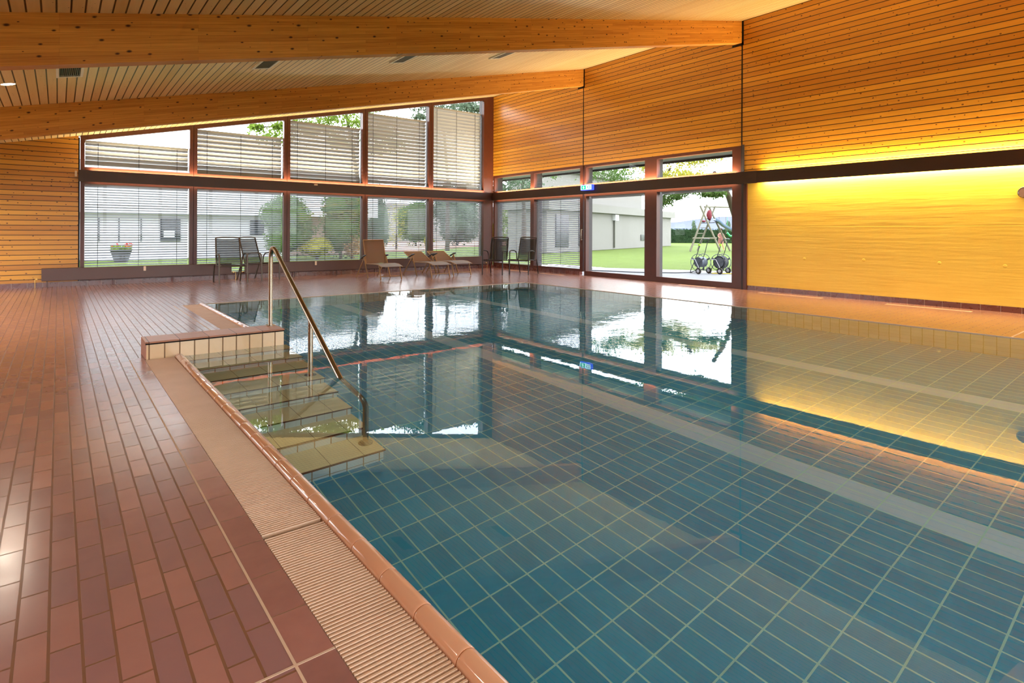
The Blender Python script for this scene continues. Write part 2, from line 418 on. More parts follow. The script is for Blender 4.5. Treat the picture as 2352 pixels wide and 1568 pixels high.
emit('sign_white', srgb(190,240,255), 2.6)
emit('sign_blue', srgb(60,80,235), 2.2)
emit('sign_dark', srgb(18,60,110), .5)

# ------------------------------------------------------------------ room shell
def deck(name, rects):
    b = MB()
    for r in rects: b.box(*r, -.14, 0)
    return b
b = MB()
# deck made of slabs round the pool, the gutter and the inlet block
for r in [(XL, .5175, YF, YW), (.5175, PXR+.0, YF, PYN), (.5175, .63, 6.36, YW), (.63, 1.4355, 6.58, YW),
          (1.4355, XW, PYE+.012, YW), (PXR+.13, XW, YF, PYE+.012), (PXR, PXR+.13, YF, PYN)]:
    b.box(*r, -.14, 0)
floor = struct(b.build('floor', 'deck_tiles', world=True))
b = MB(); b.box(.5175, .628, PYN, 6.36, -.14, 0); struct(b.build('trim_1', 'border_tiles', world=True))
b = MB(); b.box(1.4355, 1.545, 6.58, PYE+.012, -.14, 0); struct(b.build('trim_2', 'border_tiles', world=True))
b = MB(); b.box(PXR+.016, PXR+.13, PYN, PYE+.012, -.14, 0); struct(b.build('trim_3', 'border_tiles', world=True))
b = MB()
b.box(.5135, .5215, 1.609, 6.33, -.01, .0012); b.box(XL, .628, 1.601, 1.609, -.01, .0012); b.box(.5135, .5215, PYN, 1.601, -.01, .0012)
b.box(1.430, 1.441, 6.58, PYE, -.01, .0012); b.box(PXR+.016, XW-.02, 1.594, 1.612, -.01, .0014)
struct(b.build('trim_4', 'grout_white', world=True))

# pool basin
b = MB()
b.box(PXN-.1, PXR+.1, PYN-.1, PYE+.1, PZ-.1, PZ)
struct(b.build('pool_floor', 'pool_floor_tiles', world=True))
for (nm_, bx, mt_) in (('pool_wall_right', (PXR+.003, PXR+.1, PYN, PYE, PZ, -.02), 'y'), ('pool_wall_left', (PXN-.06, PXN-.013, PYN, PYS, PZ, -.052), 'y'), ('pool_wall_left_back', (1.785, PXF, PYS+.34, PYE, PZ, -.052), 'y'),
                       ('pool_wall_back', (PXN-.06, PXR+.1, PYE+.003, PYE+.1, PZ, -.142), 'x'), ('pool_wall_back_upper', (PXF, PXR+.016, PYE+.003, PYE+.012, -.142, -.004), 'x'),
                       ('pool_wall_front', (PXN-.06, PXR+.1, PYN-.1, PYN, PZ, -.142), 'x'), ('pool_wall_steps', (PXN-.06, PXF, PYS+.014, PYS+.33, PZ, -.14), 'x')):
    b = MB(); b.box(*bx); struct(b.build(nm_, 'pool_wall_tiles_'+mt_, world=True))
b = MB(); b.box(PXR, PXR+.016, PYN, PYE+.012, -.03, .004); b.box(1.86, PXR, PYE-.0, PYE+.014, -.03, .003)
struct(b.build('trim_5', 'grout_white', world=True))

# water
me = bpy.data.meshes.new('pool_water')
me.from_pydata([(.90,PYN,WZ),(PXR+.002,PYN,WZ),(PXR+.002,PYE+.002,WZ),(1.83,PYE+.002,WZ),(1.83,PYS+.01,WZ),(.90,PYS+.01,WZ)], [], [(0,1,2,3,4,5)])
me.materials.append(M['water']); wo = bpy.data.objects.new('pool_water', me); COL.objects.link(wo)
tag(wo, 'clear blue water filling the tiled swimming pool', 'water', kind='stuff')

# coping: glazed round tiles, one run beside each gutter
def coping(name, xc, w, y0, y1, label):
    rx, rz = w/2, .026
    prof = [(-rx, -.05)] + [(-rx*math.cos(a), -.008 + (rz+.008)*math.sin(a)) for a in [math.pi*k/12 for k in range(13)]] + [(rx, -.05)]
    g = MB(); c = MB(); pl = .2422; y = 1.339 - math.ceil((1.339-y0)/pl)*pl
    while y < y1:
        a, e = max(y, y0)+.0022, min(y+pl, y1)-.0022
        if e-a > .02:
            rings = [(a, .97), (a+.003, .995), (a+.007, 1.0), (e-.007, 1.0), (e-.003, .995), (e, .97)]
            vs = []; n = len(prof)
            for (yy, s) in rings:
                for (px, pz) in prof: vs.append((xc+px*(1 if pz < -.04 else s), yy, pz*s if pz > 0 else pz))
            fs = []
            for i in range(5):
                for k in range(n-1): fs.append((i*n+k, i*n+k+1, (i+1)*n+k+1, (i+1)*n+k))
            g.add(vs, fs, True); g.add(vs[:n], [tuple(range(n-1, -1, -1))]); g.add(vs[-n:], [tuple(range(n))])
        y += pl
    n2 = [(px*.97, pz-.0022) for px, pz in prof]
    c.prism([(xc+p[0], p[1]) for p in n2], 'y', y0, y1)
    o = empty(name, (xc, (y0+y1)/2, 0)); tag(o, label, 'pool edge')
    g.build('edge_tiles', 'coping_glaze', o); c.build('joint_grout', 'coping_grout', o)
coping('pool_coping', .905, .075, PYN, PYS-.004, 'long rounded salmon glazed pool edge running from the foreground to the low tiled wall')
coping('pool_coping', 1.826, .082, PYS+.35, PYE, 'short rounded pool edge behind the low tiled wall, far left of the water')

# overflow grates
def grate(x0, x1, y0, y1, label, pitch=.0168):
    o = empty('overflow_grate', ((x0+x1)/2, (y0+y1)/2, -.14)); tag(o, label, 'drain grate', 'overflow grates along the pool edge')
    s = MB(); n = int((y1-y0)/pitch)
    for i in range(n):
        y = y0+(i+.5)*pitch; h = pitch*.25
        s.prism([(y-h, -.016), (y+h, -.016), (y+h, -.002), (y+h*.8, .0), (y-h*.8, .0), (y-h, -.002)], 'x', x0+.003, x1-.003)
    s.build('bars', 'grate_plastic', o)
    r = MB()
    for k in range(3):
        x = x0+(x1-x0)*(.2+.3*k); r.box(x-.005, x+.005, y0+.002, y1-.002, -.026, -.0155)
    r.build('rib', 'gutter_dark', o)
    return o
b = MB()
for (x0, x1, y0, y1) in ((.628, .868, PYN, 6.24), (1.545, 1.786, 6.58, PYE+.012)):
    b.box(x0-.004, x1+.004, y0, y1, -.14, -.10)
    b.box(x0-.012, x0, y0, y1, -.13, -.004) ; b.box(x1, x1+.006, y0, y1, -.13, -.02)
struct(b.build('trim_6', 'gutter_dark', world=True))
grate(.628, .866, PYN+.01, 2.355, 'ribbed beige drain grate in the foreground between brown tiles and rounded pool edge')
grate(.628, .866, 2.365, 6.236, 'long ribbed beige drain grate reaching to the foot of the low tiled wall')
grate(1.545, 1.784, 6.60, PYE, 'ribbed beige drain grate behind the low tiled wall')

# walls
def wall_back():
    b = MB()
    xb = .33
    b.prism([(XL-.2, 0), (xb, 0), (xb, ceil_z(xb)+.02), (XL-.2, ceil_z(XL-.2)+.02)], 'y', YW, YW+.22)
    struct(b.build('wall_back', 'cladding_back', world=True))
    b = MB(); b.box(XL, XW, YW-.012, YW+.0, 0, .098); b.box(.33, XW, YW, YW+.2, 0, .098)
    struct(b.build('baseboard_back', 'plinth_x', world=True))
wall_back()
b = MB(); zr = ceil_z(XW)+.02
b.box(XW, XW+.2, YF, 6.475, TB+.12, zr)
b.box(XW, XW+.2, 6.505, 11.155, 3.045, zr)
b.box(XW, XW+.2, 11.185, YW+.2, 3.045, zr)
struct(b.build('wall_right', 'cladding_right', world=True))
b = MB(); b.box(XW+.01, XW+.2, YF, 6.43, .09, TB+.12)
for u_, v_ in ((1847, 594), (1983, 597), (2157, 604), (2308, 611)):
    d_ = VF + VR*((u_-1176)/F_) + VU*((CY-v_)/F_); q_ = Vector((0, 0, H)) + d_*(XW/d_.x); b.blob((XW+.012, q_.y, q_.z), .006, .03, .03, 12, 8)
struct(b.build('wall_right_lower', 'yellow_concrete', world=True))
b = MB(); b.box(XW, XW+.2, YF, 6.43, 0, .092); b.box(XW-.006, XW+.1, 11.29, YW, 0, .10)
struct(b.build('baseboard_right', 'plinth_y', world=True))
b = MB(); b.box(XW-.002, XW+.02, 6.475, 6.505, TT, ceil_z(XW)-.45); b.box(XW-.002, XW+.02, 11.155, 11.185, 3.05, ceil_z(XW)-.45)
for y in (6.5, 11.17):
    b.box(XW-.002, XW+.02, y-.045, y-.0, ceil_z(XW)-.50, ceil_z(XW)); b.box(XW-.002, XW+.02, y-.045, y+.22, ceil_z(XW)-.52, ceil_z(XW)-.47)
struct(b.build('trim_7', 'black_gap', world=True))
# unseen left and front walls, with windows added to let in fill daylight
b = MB(); b.box(XL-.2, XL, YF-.2, 8.0, .30, 2.25); b.box(XL-.2, XL, YF-.2, YW+.2, 0, .30); b.box(XL-.2, XL, YF-.2, YW+.2, 2.25, ceil_z(XL)+.02)
for i in range(7):
    y = YF-.2+i*3.2; b.box(XL-.2, XL, y, y+.14, .30, 2.25)
struct(b.build('wall_left', 'cladding_right', world=True))
b = MB(); b.box(XL-.1, XL-.092, YF, YW, .30, 2.25); struct(b.build('window_8', 'glass', world=True))
b = MB(); b.box(XL, XW, YF-.2, YF, 0, .12); b.box(XL, XW, YF-.2, YF, TB, TT)
for i in range(7):
    x = XL+i*2.37; zc = min(ceil_z(x), ceil_z(x+.14))-.02; b.box(x, x+.135, YF-.2, YF, .12, zc)
struct(b.build('wall_front', 'frame_wood', world=True))
b = MB(); b.prism([(3.0, 3.4), (XW, 3.4), (XW, ceil_z(XW)), (3.0, ceil_z(3.0))], 'y', YF-.12, YF-.02); struct(b.build('wall_front_upper', 'cladding_back', world=True))
b = MB(); b.box(XL, XW, YF-.1, YF-.092, .12, TB); b.box(3.0, XW, YF-.1, YF-.092, TT, 3.4); b.prism([(XL, TT), (3.0, TT), (3.0, ceil_z(3.0)), (XL, ceil_z(XL))], 'y', YF-.1, YF-.092); struct(b.build('window_9', 'glass', world=True))
b = MB(); b.prism([(XL-.2, ceil_z(XL-.2)), (XW+.2, ceil_z(XW+.2)), (XW+.2, ceil_z(XW+.2)+.2), (XL-.2, ceil_z(XL-.2)+.2)], 'y', YF-.2, YW+.22)
struct(b.build('ceiling', 'ceiling_boards', world=True))
# roof overhang outside the window wall
b = MB(); b.box(XW+.2, 12.46, YF, YW+1.3, 3.045, 3.12); struct(b.build('trim_8', 'soffit_grey', world=True))
b = MB(); b.box(12.46, 12.52, YF, YW+1.3, 2.99, 3.3); struct(b.build('trim_9', 'fin_dark', world=True))

# beams
for i, (y, lab) in enumerate([(6.5, 'nearer of the two visible knotty glulam roof beams, across the top of the picture'),
                              (11.17, 'farther knotty glulam roof beam just in front of the window wall'),
                              (1.83, 'glulam roof beam over the foreground, seen only as a reflection')]):
    b = MB(); xe = XW-.004
    b.prism([(XL, ceil_z(XL)-.462), (xe, ceil_z(xe)-.462), (xe, ceil_z(xe)+.005), (XL, ceil_z(XL)+.005)], 'y', y, y+.16)
    o = b.build('roof_beam', 'glulam'); tag(o, lab, 'beam', 'glulam roof beams')

# ------------------------------------------------------------------ windows of the back wall
cx = [.36, 2.51, 4.67, 6.83, 8.98, 11.14]
def window_back(k):
    xa, xb = cx[k]+.0, cx[k+1]-.0
    o = empty('window_%d' % (k+1), ((xa+xb)/2, YW+.08, .1)); struct(o)
    f = MB(); y0, y1 = YW+.0, YW+.12; m = .075
    if k == 4: xb_ = XW-.39; mr = .10
    x1, x2 = xa+.004, xb-.004
    za = lambda x: ceil_z(x)-.003
    if k == 4: x2 = XW-.005
    m2 = m if k < 4 else x2-10.965
    # lower frame
    f.box(x1, x1+m, y0, y1, .10, TB+.14); f.box(x2-m2, x2, y0, y1, .10, TB+.14)
    f.box(x1+m, x2-m2, y0, y1, .10, .17); f.box(x1+m, x2-m2, y0, y1, TB-.045, TB+.14)
    # upper frame
    f.prism([(x1, TB+.14), (x1+m, TB+.14), (x1+m, za(x1+m)), (x1, za(x1))], 'y', y0, y1)
    f.prism([(x2-m2, TB+.14), (x2, TB+.14), (x2, za(x2)), (x2-m2, za(x2-m2))], 'y', y0, y1)
    f.box(x1+m, x2-m2, y0, y1, TB+.14, TT+.075)
    f.prism([(x1+m, za(x1+m)-.095), (x2-m2, za(x2-m2)-.095), (x2-m2, za(x2-m2)), (x1+m, za(x1+m))], 'y', y0, y1)
    f.build('frame', 'frame_wood', o)
    g = MB(); g.box(x1+m, x2-m2, YW+.07, YW+.078, .17, TB-.045); g.build('pane', 'glass', o)
    g = MB(); g.prism([(x1+m, TT+.075), (x2-m2, TT+.075), (x2-m2, za(x2-m2)-.095), (x1+m, za(x1+m)-.095)], 'y', YW+.07, YW+.078); g.build('pane', 'glass', o)
    return x1+m, x2-m2
opens = [window_back(k) for k in range(5)]
b = MB()
for k in range(1, 5):
    b.box(cx[k]-.03, cx[k]+.03, YW+.12, YW+.30, .0, ceil_z(cx[k])-.01)
b.box(10.985, 11.06, YW+.12, YW+.30, 0, ceil_z(11)-.01); b.box(.30, .36, YW+.12, YW+.3, 0, ceil_z(.3)-.01)
struct(b.build('trim_10', 'fin_dark', world=True))

# right wall windows and doors
ry = [(13.42, 15.26), (11.29, 13.26), (9.05, 11.06), (6.71, 8.69)]
def window_right(k, name):
    ya, yb = ry[k]
    o = empty(name, (XW+.08, (ya+yb)/2, .1)); struct(o)
    x0, x1 = XW+.0, XW+.13
    lo = [ya-.08, ya-.10, ya-.18, ya-.22][k]; hi = [yb+.08, yb+.08, yb+.06, yb+.18][k]
    zb = .165 if k < 2 else .125
    f = MB()
    f.box(x0, x1, lo, ya, (.10 if k < 2 else .0), TB+.14); f.box(x0, x1, yb, hi, (.10 if k < 2 else .0), TB+.14)
    f.box(x0, x1, ya, yb, (.10 if k < 2 else 0), zb); f.box(x0, x1, ya, yb, TB-.05, TB+.14)
    f.box(x0, x1, lo, ya, TB+.14, 3.045); f.box(x0, x1, yb, hi, TB+.14, 3.045); f.box(x0, x1, ya, yb, TB+.14, TT+.05); f.box(x0, x1, ya, yb, 2.97, 3.045)
    f.build('frame', 'frame_wood', o)
    g = MB(); g.box(XW+.07, XW+.078, ya, yb, zb, TB-.05); g.build('pane', 'glass', o)
    g = MB(); g.box(XW+.07, XW+.078, ya, yb, TT+.05, 2.97); g.build('pane', 'glass', o)
    return o
window_right(0, 'window_6'); window_right(1, 'window_7'); d1 = window_right(2, 'door_1'); window_right(3, 'door_2')
h = MB(); h.tube([(XW-.035, 11.19, .97), (XW-.05, 11.19, 1.0), (XW-.05, 11.19, 1.24), (XW-.035, 11.19, 1.27)], .013, 8)
h.cyl((XW-.035, 11.19, .985), .012, .035, 8, 'x'); h.cyl((XW-.035, 11.19, 1.255), .012, .035, 8, 'x'); h.build('door_handle', 'steel', d1)
b = MB()
for (y0, y1) in ((13.27, 13.33), (11.14, 11.2), (8.76, 8.84), (6.5, 6.60), (15.28, 15.34)):
    b.box(XW+.13, XW+.36, y0+.02, y1+.02, 0, 3.04)
b.box(XW-.008, XW+.13, 6.43, 6.49, 0, 3.06)
struct(b.build('trim_11', 'fin_dark', world=True))
b = MB(); b.box(XW-.03, XW+.1, 6.36, 6.43, 0, TB); struct(b.build('trim_12', 'frame_wood', world=True))

# light cove boards (transoms) with lamps behind
def cove(name, x0, x1, y0, y1, side):
    b = MB()
    if side == 'back':
        b.box(x0, x1, YW-.12, YW-.092, TB, TT); b.box(x0, x1, YW-.092, YW, (TB+TT)/2-.012, (TB+TT)/2+.012)
    else:
        b.box(XW-.145, XW-.115, y0, y1, TB, TT); b.box(XW-.115, XW, y0, y1, (TB+TT)/2-.012, (TB+TT)/2+.012)
    struct(b.build(name, 'transom_brown', world=True))
cove('trim_13', .33, XW-.145, 0, 0, 'back')
cove('trim_14', 0, 0, 6.3, YW-.12, 'right')
b = MB(); b.box(XW-.148, XW-.112, 6.08, 6.52, TB-.004, TT+.004); b.box(XW-.112, XW, 6.08, 6.52, 2.33, 2.36); struct(b.build('trim_15', 'transom_brown', world=True))
cove('trim_16', 0, 0, YF, 6.08, 'right')

def area(name, loc, sx, sy, rot, col, power, spread=180):
    l = bpy.data.lights.new(name, 'AREA'); l.shape = 'RECTANGLE'; l.size = sx; l.size_y = sy; l.color = col; l.energy = power; l.spread = R(spread)
    o = bpy.data.objects.new(name, l); COL.objects.link(o); o.location = loc; o.rotation_euler = rot
    return o
WARM = (1, .50, .16); YEL = (1, .76, .34)
CWW = (1, .84, .56)
UP = (R(180), 0, 0); DN = (0, 0, 0)
LY0, LY1 = YF+.1, 6.0
xc = XW-.055
for (z, rot) in ((TT-.012, UP), (TB+.06, DN)):
    p = 1.0 if rot is UP else .9
    area('cove_light', (xc, (LY0+LY1)/2, z), .06, LY1-LY0, rot, YEL, 350*p)
    area('cove_light', (xc, (6.6+15.1)/2, z), .06, 8.5, rot, CWW, (300 if rot is UP else 50))
    area('cove_light', ((.5+11.0)/2, YW-.045, z), 10.4, .06, rot, CWW, (230 if rot is UP else 40))

# ceiling downlight at the far left, then added fill lights
def downlight(x, y, label, power):
    z = ceil_z(x); o = empty('downlight', (x, y, z)); tag(o, label, 'lamp', 'recessed ceiling downlights')
    rg = MB(); rg.tube([(x+.075*math.cos(a), y+.075*math.sin(a), ceil_z(x+.075*math.cos(a))-.004) for a in [2*math.pi*k/20 for k in range(20)]], .008, 6, closed=True)
    rg.build('lamp_ring', 'white_plastic', o)
    d = MB(); n = 20
    d.add([(x+.068*math.cos(2*math.pi*k/n), y+.068*math.sin(2*math.pi*k/n), ceil_z(x+.068*math.cos(2*math.pi*k/n))-.004) for k in range(n)], [tuple(range(n-1,-1,-1))])
    d.build('lamp_glass', 'lamp_white', o)
    area('downlight_or_fill', (x, y, z-.03), .12, .12, DN, (1, .86, .68), power, 150)
downlight(-.50, 9.51, 'glowing round downlight in the boarded ceiling at the far left', 26)
for (lx, ly) in ((-2.2, 9.5), (-2.2, 4.6), (-.5, -.6), (-2.2, -.6), (3.5, -.6), (-2.2, 13.2)):
    area('downlight_or_fill', (lx, ly, ceil_z(lx)-.03), .12, .12, DN, (1, .84, .70), 26, 150)  # added fill without fixtures, out of view, to brighten the deck

# ceiling vents
def vent(x0, x1, y0, y1, label):
    o = empty('ceiling_vent', ((x0+x1)/2, (y0+y1)/2, ceil_z((x0+x1)/2)-.03)); tag(o, label, 'vent', 'ceiling air vents')
    def P(x, y, dz): return (x, y, ceil_z(x)+dz)
    def slab(b, xa, xb_, ya, yb_, d0, d1):
        b.add([P(xa,ya,d0),P(xb_,ya,d0),P(xb_,yb_,d0),P(xa,yb_,d0),P(xa,ya,d1),P(xb_,ya,d1),P(xb_,yb_,d1),P(xa,yb_,d1)],
              [(3,2,1,0),(4,5,6,7),(0,1,5,4),(1,2,6,5),(2,3,7,6),(3,0,4,7)])
    f = MB(); w = .03
    slab(f, x0, x1, y0, y0+w*1.6, -.022, 0); slab(f, x0, x1, y1-w*1.6, y1, -.022, 0); slab(f, x0, x0+w, y0+w*1.6, y1-w*1.6, -.022, 0); slab(f, x1-w, x1, y0+w*1.6, y1-w*1.6, -.022, 0)
    f.build('vent_frame', 'vent_frame', o)
    k = MB(); slab(k, x0+w, x1-w, y0+w*1.6, y1-w*1.6, -.003, 0); k.build('vent_backing', 'vent_dark', o)
    s = MB(); n = 11
    for i in range(n):
        x = x0+w+(x1-x0-2*w)*(i+.5)/n; slab(s, x-.004, x+.004, y0+w*1.6, y1-w*1.6, -.018, -.003)
    s.build('vent_slats', 'vent_slat', o)
for (x, lab) in ((-.03, 'slatted ceiling vent nearest the left edge'), (2.27, 'slatted ceiling vent second from the left, between the two beams'),
                 (4.53, 'slatted ceiling vent third from the left, between the two beams'), (6.68, 'rightmost slatted ceiling vent, over the middle of the pool')):
    vent(x, x+.27, 8.58, 9.2, lab)

# ------------------------------------------------------------------ blinds
def blind(name_label, axis, a0, a1, z0, z1, pitch, width, tilt, off, cords=3, mat='slat_alu', group='', bottom=True):
    """axis 'x': spans x at y = off ; axis 'y': spans y at x = off"""
    def Q(b, lo, hi, o0, o1, za, zb):
        if axis == 'x': b.box(lo, hi, o0, o1, za, zb)
        else: b.box(o0, o1, lo, hi, za, zb)
    ctr = ((a0+a1)/2, off, z0) if axis == 'x' else (off, (a0+a1)/2, z0)
    o = empty('venetian_blind', ctr); tag(o, name_label, 'window blind', group)
    s = MB(); z = z1-.06; c, sn = math.cos(tilt), math.sin(tilt); th = .0012
    zs = []
    while z > z0+.02:
        zs.append(z)
        pr = []
        for q, sag in ((-.5, 0), (-.17, .0035), (.17, .0035), (.5, 0)):
            # outer edge low, inner edge high
            pr.append((off + q*width*c, z - q*width*sn + sag))
        poly = pr + [(p[0], p[1]-th) for p in reversed(pr)]
        if axis == 'x': s.prism(poly, 'x', a0+.01, a1-.01)
        else: s.prism(poly, 'y', a0+.01, a1-.01)
        z -= pitch
    s.build('slats', mat, o)
    hb = MB(); Q(hb, a0+.004, a1-.004, off-.028, off+.028, z1-.05, z1); hb.build('headrail', mat, o)
    if bottom:
        bb = MB(); Q(bb, a0+.01, a1-.01, off-.025, off+.025, z0, z0+.02); bb.build('bottom_rail', mat, o)
    for k in range(cords):
        p = a0+(a1-a0)*(.12+.76*k/(cords-1)) if cords > 1 else (a0+a1)/2
        cd = MB(); Q(cd, p-.0045, p+.0045, off-width*c*.5-.004, off-width*c*.5, z0, z1-.05); cd.build('cord', 'cord_dark', o)
    return o
nm = ['leftmost', 'second', 'third', 'fourth', 'rightmost']
for k, (xa, xb) in enumerate(opens):
    blind('%s of the five lower back-wall blinds, open grey slats' % nm[k] if k not in (1,2,3) else '%s from the left of the lower back-wall blinds, open grey slats' % nm[k],
          'x', xa, xb, .13, TB-.03, .0557, .048, R(33), YW+.21, 3, 'slat_alu', 'lower blinds of the back window wall')
    blind('%s of the five upper back-wall blinds, nearly closed slats' % nm[k] if k not in (1,2,3) else '%s from the left of the upper back-wall blinds, nearly closed slats' % nm[k],
          'x', xa, xb, TT+.075, ceil_z(xa)-.085, .106, .107, R(61), YW+.21, 3, 'slat_alu_warm', 'upper blinds of the back window wall')
blind('lowered blind in the right wall window beside the corner, behind two dark chairs', 'y', 13.42, 15.26, .17, TB-.03, .0557, .048, R(30), XW+.22, 3, 'slat_alu', 'blinds of the right window wall')
blind('lowered blind in the right wall window beside the sliding glass door', 'y', 11.29, 13.26, .19, TB-.03, .0557, .048, R(30), XW+.22, 3, 'slat_alu', 'blinds of the right window wall')
for (ya, yb, lab) in ((9.05, 11.06, 'raised blind packed above the sliding glass door'), (6.71, 8.69, 'raised blind packed above the rightmost glass pane')):
    o = empty('venetian_blind', (XW+.22, (ya+yb)/2, TB-.13)); tag(o, lab, 'window blind', 'blinds of the right window wall')
    s = MB(); s.box(XW+.19, XW+.25, ya, yb, TB-.06, TB-.01); s.build('headrail', 'slat_alu', o)
    s = MB()
    for i in range(6): s.box(XW+.197, XW+.243, ya+.01, yb-.01, TB-.066-i*.008, TB-.062-i*.008)
    s.build('slats', 'slat_alu', o)

# ------------------------------------------------------------------ radiators
def radiator(x0, x1, label, meter=None, valves=()):
    o = empty('radiator', ((x0+x1)/2, YW-.12, 0)); tag(o, label, 'radiator', 'low brown radiators under the windows')
    b = MB(); b.box(x0, x1, YW-.17, YW-.08, .13, .395); b.build('body', 'radiator_brown', o, bevel=.008)
    lg = [x0+.09+(x1-x0-.18)*i/max(1, round((x1-x0)/1.15)) for i in range(round((x1-x0)/1.15)+1)]
    for x in lg:
        l = MB(); l.box(x-.012, x+.012, YW-.14, YW-.11, 0, .135); l.build('leg', 'radiator_brown', o)
    if meter:
        m = MB(); m.box(meter-.022, meter+.022, YW-.195, YW-.168, .285, .385); m.build('heat_meter', 'white_plastic', o, label='small cream heat meter')
    for (vx, d) in valves:
        v = MB(); v.tube([(vx, YW-.12, .18), (vx+.09*d, YW-.12, .18), (vx+.10*d, YW-.12, .16), (vx+.10*d, YW-.12, .0)], .006, 8)
        v.cyl((vx+.06*d-.015, YW-.16, .18), .016, .03, 8, 'y'); v.build('valve', 'brass', o)
radiator(-.27, 3.315, 'left low brown radiator reaching past the window onto the boards', 1.52, ((-.27, -1), (3.315, 1)))
radiator(3.62, 7.17, 'middle low brown radiator behind the right-hand chair of the left pair', 5.365, ((3.62, -1),))
radiator(7.36, 10.93, 'right low brown radiator behind the reclined loungers', None, ((10.93, 1),))

# tiny things on walls
b = MB(); b.box(5.33, 5.42, YW-.145, YW-.121, 2.405, 2.44); tag(b.build('window_catch', 'white_plastic'), 'small cream catch on the brown transom of the back window wall', 'catch')
b = MB(); b.box(.27, .31, YW-.02, YW, 2.33, 2.45); tag(b.build('wall_sensor', 'white_plastic'), 'small cream box on the boards left of the transom', 'sensor')

# exit sign
o = empty('exit_sign', (XW-.20, 10.83, 2.32)); tag(o, 'lit green and white emergency exit sign on the brown transom', 'sign')
b = MB(); b.box(XW-.23, XW-.145, 10.62, 11.04, 2.32, 2.47); b.build('housing', 'sign_blue', o, bevel=.004)
xs = XW-.2305
b = MB(); b.box(xs-.004, xs, 10.64, 11.03, 2.335, 2.458); b.build('sign_face', 'sign_white', o)
b = MB(); b.box(xs-.006, xs-.003, 10.84, 11.00, 2.345, 2.448); b.build('arrow_field', 'sign_green', o)
b = MB(); b.box(xs-.009, xs-.006, 10.91, 10.93, 2.38, 2.435)
b.prism([(10.92, 2.355), (10.96, 2.40), (10.945, 2.405), (10.92, 2.385), (10.895, 2.405), (10.88, 2.40)], 'x', xs-.009, xs-.006); b.build('arrow', 'sign_white', o)
b = MB()                                                       # running figure and doorway
b.box(xs-.007, xs-.004, 10.71, 10.725, 2.345, 2.448); b.box(xs-.007, xs-.004, 10.665, 10.68, 2.345, 2.448)
b.prism([(10.795, 2.40), (10.775, 2.425), (10.76, 2.42), (10.775, 2.39)], 'x', xs-.007, xs-.004)
b.prism([(10.785, 2.395), (10.77, 2.395), (10.745, 2.365), (10.755, 2.36)], 'x', xs-.007, xs-.004)
b.prism([(10.785, 2.395), (10.805, 2.36), (10.82, 2.35), (10.80, 2.345)], 'x', xs-.007, xs-.004)
b.cyl((xs-.007, 10.762, 2.436), .009, .003, 10, 'x'); b.build('pictogram', 'sign_dark', o)

# round wall light at the right edge
o = empty('wall_lamp', (XW-.03, 1.94, 1.74)); tag(o, 'round metal wall lamp on the yellow wall at the right edge', 'lamp')
b = MB(); b.cyl((XW-.05, 1.94, 1.82), .085, .065, 24, 'x'); b.build('lamp_base', 'floor_grille', o, bevel=.004)
b = MB(); b.tube([(XW-.055, 1.94+.078*math.cos(a), 1.82+.078*math.sin(a)) for a in [2*math.pi*k/24 for k in range(24)]], .009, 6, closed=True); b.build('lamp_ring', 'steel', o)

# floor grilles along the right wall
for (x, y0, y1, lab) in ((11.0, 4.7, 5.9, 'pale floor grille by the yellow wall, second from the camera'), (11.0, 2.5, 3.66, 'pale floor grille by the yellow wall, nearest the camera'),
                         (11.17, 7.0, 7.9, 'pale floor grille in front of the rightmost glass pane'), (10.9, 11.5, 12.4, 'pale floor grille right of the two dark chairs'),
                         (11.0, 13.1, 14.0, 'pale floor grille behind the two dark chairs')):
    b = MB(); b.box(x-.06, x+.06, y0, y1, -.004, .003); b.box(x-.035, x-.025, y0+.03, y1-.03, .003, .005); b.box(x-.005, x+.005, y0+.03, y1-.03, .003, .005); b.box(x+.025, x+.035, y0+.03, y1-.03, .003, .005)
    tag(b.build('floor_grille', 'floor_grille'), lab, 'floor grille', 'pale grilles in the deck')

# ------------------------------------------------------------------ low wall and stairs
o = empty('entry_wall', (1.25, 6.41, 0)); tag(o, 'low tiled wall with a brown top beside the pool steps', 'wall')
b = MB(); b.box(.645, 1.862, 6.25, 6.575, -.02, .146); b.build('core', 'gutter_dark', o)
b = MB(); b.box(.632, 1.878, 6.225, 6.585, .148, .163); b.build('top_tiles', 'block_top_tiles', o, bevel=.003)
b = MB(); b.box(.634, 1.876, 6.228, 6.262, .136, .149); b.build('nosing', 'black_gap', o)
b = MB(); b.box(.640, 1.872, 6.238, 6.252, -.13, .135); b.build('front_tiles', 'block_tiles', o)
b = MB(); b.box(.632, .646, 6.24, 6.58, -.01, .146); b.box(1.86, 1.874, 6.252, 6.58, -.02, .146); b.box(.646, 1.86, 6.566, 6.58, -.02, .146); b.build('end_tiles', 'block_end_tiles', o)

NS, TR, RS = 8, .302, .155
o = empty('pool_steps', (1.4, 5.1, PZ)); tag(o, 'underwater flight of tan tiled steps below the low tiled wall', 'steps')
for k in range(NS):
    y0 = 3.88+TR*k; z = -1.10+RS*k
    b = MB(); b.box(PXN-.012, 1.885, y0+.012, (y0+TR+.012 if k < NS-1 else PYS-.004), PZ, z-.012); b.build('riser', 'riser_tiles', o)
    b = MB(); b.box(PXN-.012, 1.893, y0+.004, (y0+TR+.02 if k < NS-1 else PYS-.004), z-.0115, z); b.build('tread', 'tread_tiles', o)
    b = MB(); b.box(PXN-.012, 1.895, y0-.003, y0+.004, z-.022, z+.0005); b.build('nosing', 'frame_wood', o)

